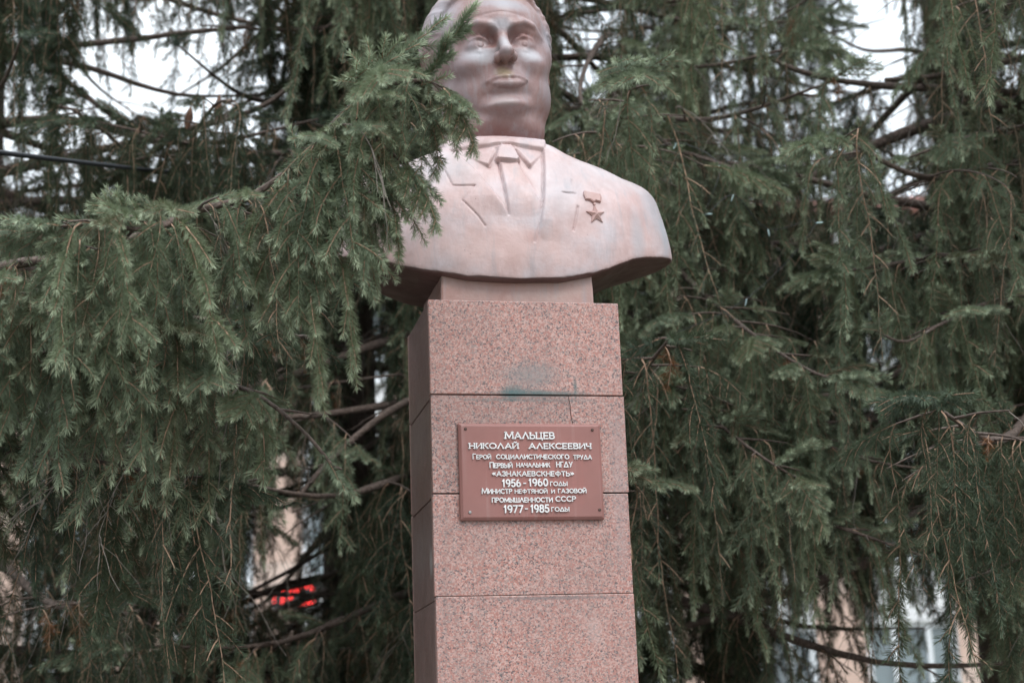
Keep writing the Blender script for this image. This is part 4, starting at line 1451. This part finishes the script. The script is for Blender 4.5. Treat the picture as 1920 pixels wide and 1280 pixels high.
for (a, ya, yaw, ix, k) in [((748, 285), 3.88, -.2, 0, .72), ((690, 310), 3.88, .1, 4, .62), ((790, 195), 3.88, .3, 3, .8), ((770, 230), 3.9, -.5, 0, .62),
                            ((720, 370), 3.88, -.1, 3, .8), ((650, 330), 3.86, -.3, 1, .75), ((590, 330), 3.86, .4, 13, .75), ((690, 240), 3.86, -1.2, 0, .8),
                            ((540, 370), 3.88, -.8, 13, .8), ((150, 450), 3.82, -1.4, 1, .85), ((210, 450), 3.82, -.6, 0, .9), ((620, 470), 3.9, 0, 1, .8), ((560, 520), 3.9, 0, 1, .8)]:
    lead.append((P(a[0], a[1], ya) - o_n, (0, 0, yaw), k, ix))
mb = MB()
mb.tube(smooth_path(L_([(700, 160, 3.93), (745, 158, 3.915), (795, 150, 3.90)]), 4), .0032, 5)
mb.tube(L_([(700, 160, 3.93), (702, 150, 3.92)]), .003, 5)
o = mb.build('limb', M_bark, tn, smooth=True)
sprays('needles', lead, o)

trees = [
 # label, base, H, r0, z_lo, z_hi, dz, reach, seed, kwargs
 ('dark spruce behind the nearest one, standing far left, with bare lower limbs', P(-60, 640, 7.4), 11, .20, 1.6, 5.6, .42, lambda z: 2.5 - .12 * z, 21, dict(step=.15, hstep=.13, hs=1.0, z_thin=4.2, old=.55, dead=.14, fans=.25)),
 ('dark spruce left of the pedestal, seen behind the drooping green boughs', P(655, 640, 8.8), 12, .20, 1.6, 7.0, .42, lambda z: 2.5 - .10 * z, 22, dict(step=.17, hstep=.13, hs=1.0, z_thin=4.6, old=.6, dead=.12, fans=.3, bare_frac=.03)),
 ('spruce right behind the bust and pedestal, its boughs spreading to the right', P(985, 640, 7.1), 10.5, .18, 1.9, 6.0, .42, lambda z: 2.3 - .10 * z, 23, dict(step=.13, hstep=.115, hs=1.08, z_thin=9, old=.3, dead=.08, fans=.25, top=.2)),
 ('big spruce at the far right, its long boughs reaching in from the edge', P(2080, 640, 6.6), 11, .22, 2.5, 5.8, .46, lambda z: 2.9 - .12 * z, 24, dict(step=.13, hstep=.12, hs=1.08, z_thin=9, old=.3, dead=.06, fans=.25, top=.2)),
 ('blurred dark spruce in the upper right background, beside the largest sky gap', P(1830, 640, 9.4), 12, .21, 3.1, 7.6, .62, lambda z: 2.3 - .10 * z, 25, dict(step=.13, hstep=.12, hs=1.1, z_thin=9, old=.5, dead=.06, fans=.15, bare_frac=.02)),
 ('blurred dark spruce in the background a little to the right of the bust', P(1330, 640, 9.8), 12, .2, 3.1, 7.8, .62, lambda z: 2.2 - .10 * z, 26, dict(step=.13, hstep=.12, hs=1.1, z_thin=9, old=.5, dead=.06, fans=.15, bare_frac=.02)),
]
tree_by = {}
for lab, b, H, r0, zl, zh, dz, reach, seed, kw in trees:
    t, c = spruce(lab, b, H, r0, zl, zh, dz, reach, seed, **kw)
    tree_by[seed] = t
    total += c
# long, almost bare limbs that stand out against the sky
def limb_of(seed, pts, r0, r1, **kw):
    t = tree_by[seed]
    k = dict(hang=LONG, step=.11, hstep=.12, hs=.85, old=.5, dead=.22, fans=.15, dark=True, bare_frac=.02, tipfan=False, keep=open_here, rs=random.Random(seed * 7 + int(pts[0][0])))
    k.update(kw)
    return bough(t, smooth_path([P(*p) - t.location for p in pts], 4), r0, .30, r1=r1, **k)
total += limb_of(21, [(-90, -60, 7.6), (60, -80, 7.4), (220, -90, 7.3), (420, -110, 7.2), (600, -150, 7.0)], .024, .010, hs=1.15, old=.35, dead=.08, hstep=.09, step=.09, keep=None)
total += limb_of(21, [(-90, -10, 6.6), (20, -30, 6.5), (110, -40, 6.4), (160, -60, 6.4)], .02, .010, hs=1.2, old=.2, dead=.05, hstep=.08, step=.08, keep=None)
total += limb_of(21, [(200, 420, 7.2), (240, 300, 6.6), (150, 215, 6.2), (110, 200, 6.1)], .016, .006, hs=.8, old=.1, dead=.05, hstep=.09, step=.08, keep=None, fans=.6)
total += limb_of(21, [(300, 420, 7.2), (340, 300, 6.4), (400, 200, 6.0), (440, 190, 5.9)], .016, .006, hs=.8, old=.05, dead=.05, hstep=.09, step=.08, keep=None, fans=.7)
total += limb_of(22, [(655, 60, 8.8), (600, 20, 7.8), (560, -30, 7.2), (500, -60, 6.8)], .02, .008, hs=1.0, old=.2, dead=.05, hstep=.09, step=.08, keep=None, fans=.7)
total += limb_of(22, [(655, 40, 8.8), (700, -40, 8.0), (720, -60, 7.2), (740, -40, 6.6)], .02, .008, hs=1.1, old=.15, dead=.05, hstep=.09, step=.07, keep=None, fans=.7)
total += limb_of(22, [(655, 240, 8.8), (640, 180, 8.2), (600, 120, 7.6), (540, 100, 7.2)], .02, .008, hs=1.0, old=.2, dead=.05, hstep=.09, step=.08, keep=None, fans=.7)
total += limb_of(21, [(-90, 118, 7.4), (20, 108, 7.3), (120, 88, 7.2), (250, 74, 7.1), (345, 62, 7.0), (470, 50, 6.9)], .026, .010, hs=.8, hstep=.10, step=.09)
total += limb_of(21, [(-90, 345, 7.4), (20, 318, 7.2), (150, 290, 7.0), (330, 248, 6.8), (480, 205, 6.7), (560, 150, 6.6)], .034, .010)
total += limb_of(22, [(600, 430, 8.8), (300, 350, 8.6), (120, 350, 8.2), (-80, 380, 8.0)], .03, .010)
total += limb_of(24, [(2080, 470, 6.6), (1930, 430, 6.5), (1795, 398, 6.4), (1640, 368, 6.3), (1500, 332, 6.2), (1365, 305, 6.1)], .034, .008)
total += limb_of(24, [(2080, 190, 6.6), (1930, 178, 6.6), (1800, 168, 6.6), (1640, 160, 6.6), (1520, 140, 6.6), (1420, 100, 6.6)], .030, .010)
total += limb_of(24, [(2080, 80, 6.6), (1930, 108, 6.5), (1760, 142, 6.4), (1660, 150, 6.3)], .024, .009)
total += limb_of(23, [(1130, 560, 6.9), (900, 700, 6.6), (760, 755, 6.4), (690, 800, 6.3), (620, 862, 6.2), (560, 930, 6.1)], .030, .010)
total += limb_of(24, [(2080, 880, 6.6), (1850, 905, 6.4), (1740, 950, 6.2), (1640, 1010, 6.0)], .034, .012)
for a in ([(655, 900, 8.8), (500, 960, 8.0), (300, 1000, 7.4), (100, 1020, 7.0)], [(655, 1000, 8.8), (560, 1060, 8.0), (420, 1130, 7.2), (300, 1160, 6.8)],
          [(655, 800, 8.8), (420, 850, 8.0), (200, 870, 7.2), (-40, 900, 7.0)], [(655, 1050, 8.8), (640, 1140, 8.0), (660, 1200, 7.4), (690, 1220, 7.0)],
          [(655, 1100, 8.8), (450, 1230, 8.0), (200, 1260, 7.4), (-40, 1290, 7.0)], [(655, 1150, 8.8), (520, 1240, 7.8), (420, 1300, 7.0), (330, 1340, 6.6)]):
    total += limb_of(22, a, .015, .006, hs=1.1, old=.62, dead=.2, hstep=.09, step=.08, fans=.05)
# layered boughs whose fresh tops catch the light
def layer(seed, pts, side=.34, **kw):
    t = tree_by[seed]
    k = dict(keep=open_here, hang=LONG, step=.085, hstep=.10, hs=.85, old=.06, dead=.04, fans=.6, bare_frac=.12, top=.5, rs=random.Random(seed * 11 + int(pts[1][0])))
    k.update(kw)
    return bough(t, smooth_path([P(*p) - t.location for p in pts], 4), .020, side, r1=.004, **k)
total += layer(23, [(1160, 520, 6.7), (1220, 690, 6.0), (1330, 780, 5.6), (1420, 850, 5.4), (1500, 900, 5.3)])
total += layer(23, [(1180, 420, 6.7), (1330, 560, 6.0), (1430, 640, 5.6), (1530, 700, 5.4), (1595, 712, 5.3)])
total += layer(23, [(1200, 480, 6.8), (1340, 700, 6.1), (1480, 800, 5.8), (1620, 860, 5.6), (1740, 880, 5.5)])
total += layer(23, [(1160, 640, 6.7), (1350, 880, 5.9), (1500, 960, 5.7), (1640, 1010, 5.5), (1740, 1045, 5.4)])
total += layer(23, [(1150, 180, 6.7), (1250, 270, 6.3), (1330, 300, 6.1), (1420, 330, 6.0)], side=.28)
total += layer(23, [(1140, 60, 6.8), (1100, 120, 6.3), (1090, 190, 6.0), (1150, 250, 5.8)], side=.25)
total += layer(24, [(2060, 420, 6.5), (1880, 470, 5.9), (1760, 480, 5.7), (1640, 500, 5.6), (1560, 510, 5.5)])
total += layer(24, [(2060, 600, 6.5), (1900, 560, 5.7), (1780, 600, 5.5), (1700, 640, 5.4), (1640, 620, 5.3)])
total += layer(24, [(2060, 240, 6.5), (1900, 240, 6.0), (1780, 270, 5.8), (1690, 300, 5.7)], side=.28)
total += layer(24, [(2080, 920, 6.5), (1960, 1020, 5.6), (1880, 1060, 5.4), (1820, 1085, 5.3)])
print('sprays', total)
#@@AFTER
# ------------------------------------------------------------------ cones hanging in the left spruce
M_cone = simple('spruce_cone', (0.17, 0.085, 0.05), 0.7, 0.35, 90)
def cone(tree, px, py, Y, s=1.0):
    mb = MB()
    rr = random.Random(int(px))
    rows, n = 12, 9
    for i in range(rows):
        t = i / (rows - 1)
        rad = .0175 * s * (math.sin(math.pi * (.12 + .80 * t)) ** .7)
        z = -t * .085 * s
        for k in range(n):
            a = 2 * math.pi * (k + .5 * (i % 2)) / n
            c, sn = math.cos(a), math.sin(a)
            w = .0052 * s
            tx, ty = -sn, c
            mb.add([(c * rad * .55 - tx * w, sn * rad * .55 - ty * w, z + .004), (c * rad * .55 + tx * w, sn * rad * .55 + ty * w, z + .004),
                    (c * rad * 1.05 + tx * w * .8, sn * rad * 1.05 + ty * w * .8, z - .006 * s), (c * rad * 1.12, sn * rad * 1.12, z - .010 * s),
                    (c * rad * 1.05 - tx * w * .8, sn * rad * 1.05 - ty * w * .8, z - .006 * s)], [(0, 1, 2, 3, 4)])
    mb.tube([(0, 0, .02), (0, 0, -.05 * s), (0, 0, -.10 * s)], [.003, .011 * s, .004 * s], 8)
    o = mb.build('cone', M_cone, tree)
    o.location = P(px, py, Y) - tree.location
    o.rotation_euler = (rr.uniform(-.2, .2), rr.uniform(-.2, .2), rr.uniform(0, 6))
for a in ((411, 185, 6.3), (357, 205, 6.35), (430, 250, 6.4), (345, 300, 6.5)): cone(tree_by[21], *a)

# ------------------------------------------------------------------ cables
M_cable = simple('black_cable', (0.03, 0.032, 0.036), 0.5, 0.2, 30)
def cable(name, a, b, rad, sag, label, cat, pts=24):
    mb = MB()
    pp = []
    for i in range(pts + 1):
        t = i / pts
        p = a.lerp(b, t); p.z -= sag * 4 * t * (1 - t)
        pp.append(p)
    mb.tube(pp, rad, 6)
    o = mb.build(name, M_cable, smooth=True)
    tag(o, label, cat)
    return o
cable('overhead_cable', P(-900, 168, 3.2), P(655, 356, 8.75), .0095, .02, 'thick black cable slanting down across the upper left, in front of the bare limbs', 'cable')
cable('thin_wire', P(2300, 232, 9.0), P(1300, 325, 8.0), .004, .03, 'thin dark wire slanting across the sky gap in the upper right spruces', 'wire')

# ------------------------------------------------------------------ string of small icy lamps in the right spruce
M_bulb, _n_, _b_ = new_mat('milky_bulb')
_b_.inputs['Base Color'].default_value = (0.62, 0.80, 0.82, 1); _b_.inputs['Roughness'].default_value = 0.2
sl = empty('string_lights', P(1180, 300, 5.9))
tag(sl, 'string of tiny pale blue lamps tangled in the spruce right of the bust', 'string lights')
spots = [(1180, 300, 5.9), (1268, 268, 5.8), (1348, 310, 5.7), (1322, 402, 5.7), (1375, 365, 5.75), (1440, 430, 5.8), (1530, 418, 5.75), (1400, 560, 5.7), (1203, 650, 5.45)]
mb = MB(); mb.tube(smooth_path([P(*q) - sl.location for q in spots], 5), .0014, 4); mb.build('wire', M_cable, sl)
for i, q in enumerate(spots):
    mb = MB(); d = Vector((random.Random(i).uniform(-.5, .5), .2, -.7)).normalized() if i % 3 else Vector((1, 0, .05))
    p = P(*q) - sl.location
    mb.tube([p, p + d * .004, p + d * .022, p + d * .028], [.0018, .0028, .0028, .0010], 8)
    mb.build('bulb', M_bulb, sl, smooth=True)

# ------------------------------------------------------------------ house behind the trees
BY = 26.0
M_tile = simple('peach_tile', (0.62, 0.44, 0.36), 0.6, 0.06, 2.0)
M_tile2 = simple('peach_tile_pale', (0.68, 0.52, 0.44), 0.6, 0.06, 2.0)
M_wall = simple('white_render', (0.74, 0.74, 0.74), 0.8, 0.05, 1.5)
M_frame = simple('white_window_frame', (0.80, 0.82, 0.84), 0.4, 0.03, 5)
M_roof = simple('red_metal_roof', (0.42, 0.20, 0.17), 0.5, 0.12, 3)
M_blind = simple('pale_blind', (0.52, 0.58, 0.56), 0.8, 0.08, 3)
M_room = simple('dim_room', (0.10, 0.11, 0.12), 0.9, 0.3, 2)
M_glass, _n_, _b_ = new_mat('window_glass')
_b_.inputs['Base Color'].default_value = (0.75, 0.82, 0.85, 1); _b_.inputs['Roughness'].default_value = 0.04
_b_.inputs['Transmission Weight'].default_value = 0.85; _b_.inputs['IOR'].default_value = 1.5
house = empty('apartment_house', (0, BY, 0))
tag(house, 'peach tiled house with white window bands and red metal roof edge, far behind the spruces', 'building')
mb = MB()
H_ = 10.1
xw = [6.23 + 2.26 * k for k in range(-9, 5)]
rows = [(.95, 3.27), (4.3, 6.5), (7.55, 9.55)]
x0, x1 = xw[0] - 1.13, xw[-1] + 1.13
# wall plane made of bands around the openings
mb.box(x0, x1, .02, .35, 9.55, H_)
mb.box(x0, x1, .02, .35, 6.5, 7.55); mb.box(x0, x1, .02, .35, 3.27, 4.3); mb.box(x0, x1, .02, .35, 0, .95)
for z0, z1 in rows:
    for k in range(len(xw) + 1):
        a = x0 if k == 0 else xw[k - 1] + .72
        b = x1 if k == len(xw) else xw[k] - .72
        mb.box(a, b, .02, .35, z0, z1)
mb.build('wall', M_wall, house)
mb = MB(); mb.box(x0, x1, .35, 11, 0, H_ - .02)
o = mb.build('rear_block', M_room, house)
mb = MB(); mb.box(x0 - .3, x1 + .3, -.42, .1, H_, H_ + .22)
mb.v += [(x0 - .3, -.42, H_ + .22), (x1 + .3, -.42, H_ + .22), (x1 + .3, 6, H_ + 1.7), (x0 - .3, 6, H_ + 1.7), (x1 + .3, 11.5, H_ + .22), (x0 - .3, 11.5, H_ + .22)]
b0 = len(mb.v) - 6
mb.f += [(b0, b0 + 1, b0 + 2, b0 + 3), (b0 + 3, b0 + 2, b0 + 4, b0 + 5), (b0, b0 + 3, b0 + 5), (b0 + 1, b0 + 4, b0 + 2)]; mb.m += [0] * 4
mb.build('roof', M_roof, house)
# tiled piers between the windows: every tile its own piece, sharing two meshes
tm = []
for m in (M_tile, M_tile2):
    t_ = MB(); t_.box(-.395, .395, -.012, .018, -.205, .205); me = t_.mesh('tile', [m]); tm.append(me)
nt_ = 0
for k in range(len(xw) + 1):
    cx = xw[0] - 1.13 + 2.26 * k
    for j in range(24):
        if nt_ >= 300: break
        if abs(cx) > 9.6: continue
        o = bpy.data.objects.new('tile', tm[(j * 7 + k * 3) % 5 == 0])
        C.objects.link(o); o.parent = house
        o.location = (cx + rng.uniform(-.003, .003), 0, .22 + .417 * j); o.rotation_euler = (0, 0, 0)
        nt_ += 1
def window(cx, z0, z1, style):
    w = .72
    mb = MB(); fr = .09
    mb.box(cx - w, cx + w, .10, .20, z0, z0 + fr); mb.box(cx - w, cx + w, .10, .20, z1 - fr, z1)
    for x, q in ((cx - w + fr / 2, fr), (cx + w - fr / 2, fr), (cx - .26, .08), (cx + .30, .08)):
        mb.box(x - q / 2, x + q / 2, .095, .205, z0 + fr, z1 - fr)
    f = mb.build('window', M_frame, house)
    for a, b in ((cx - w + fr, cx - .30), (cx - .22, cx + .26), (cx + .34, cx + w - fr)):
        mb = MB(); mb.box(a, b, .145, .155, z0 + fr, z1 - fr); mb.build('pane', M_glass, f)
    mb = MB(); mb.box(cx - w - .04, cx + w + .04, -.06, .11, z0 - .05, z0 - .001); mb.build('sill', M_frame, f)
    mb = MB()
    if style == 0: mb.box(cx - w + .02, cx + w - .02, .26, .28, z0 + .8, z1 - .02)
    elif style == 1:
        n = 16
        for i in range(n): mb.box(cx - w + .02, cx + w - .02, .24, .27, z0 + (z1 - z0) * (i + .1) / n, z0 + (z1 - z0) * (i + .6) / n)
    else: mb.box(cx - w + .02, cx - .1, .26, .28, z0 + .02, z1 - .02)
    mb.build('blind', M_blind, f)
for k, cx in enumerate(xw):
    if abs(cx) < 10.5:
        for j, (a, b) in enumerate(rows): window(cx, a, b, (k + 2 * j) % 3)

# ------------------------------------------------------------------ red LED clock on the house
led = empty('digital_clock', (-3.62, BY - .30, 4.02))
tag(led, 'small black digital clock with glowing red digits, seen through a gap low on the left', 'clock')
M_case = simple('black_case', (0.02, 0.018, 0.018), 0.4, 0.2, 10)
M_led, _n_, _b_ = new_mat('red_led')
_b_.inputs['Base Color'].default_value = (0.3, 0.01, 0.01, 1)
_b_.inputs['Emission Color'].default_value = (1.0, 0.035, 0.03, 1); _b_.inputs['Emission Strength'].default_value = 3.2
mb = MB(); mb.box(-.38, .38, 0, .16, -.20, .20); mb.build('case', M_case, led, bevel=.01)
mb = MB(); mb.box(-.03, .03, .16, .29, -.08, .08); mb.build('bracket', M_case, led)
def seg(x0_, z0_, x1_, z1_, w=.034):
    mb = MB()
    n = max(2, int(math.hypot(x1_ - x0_, z1_ - z0_) / .050))
    for i in range(n + 1):
        t = i / n
        cx, cz = x0_ + (x1_ - x0_) * t, z0_ + (z1_ - z0_) * t
        mb.tube([(cx, .002, cz), (cx, -.008, cz)], w * .5, 8)
    mb.build('led_segment', M_led, led)
seg(-.20, -.11, -.17, .12); seg(-.085, -.12, -.045, .13, .045)
seg(.06, .13, .25, .13); seg(.29, -.10, .29, .10); seg(.07, -.13, .25, -.13); seg(.03, .03, .03, .10); seg(-.33, -.08, -.33, .06, .025)
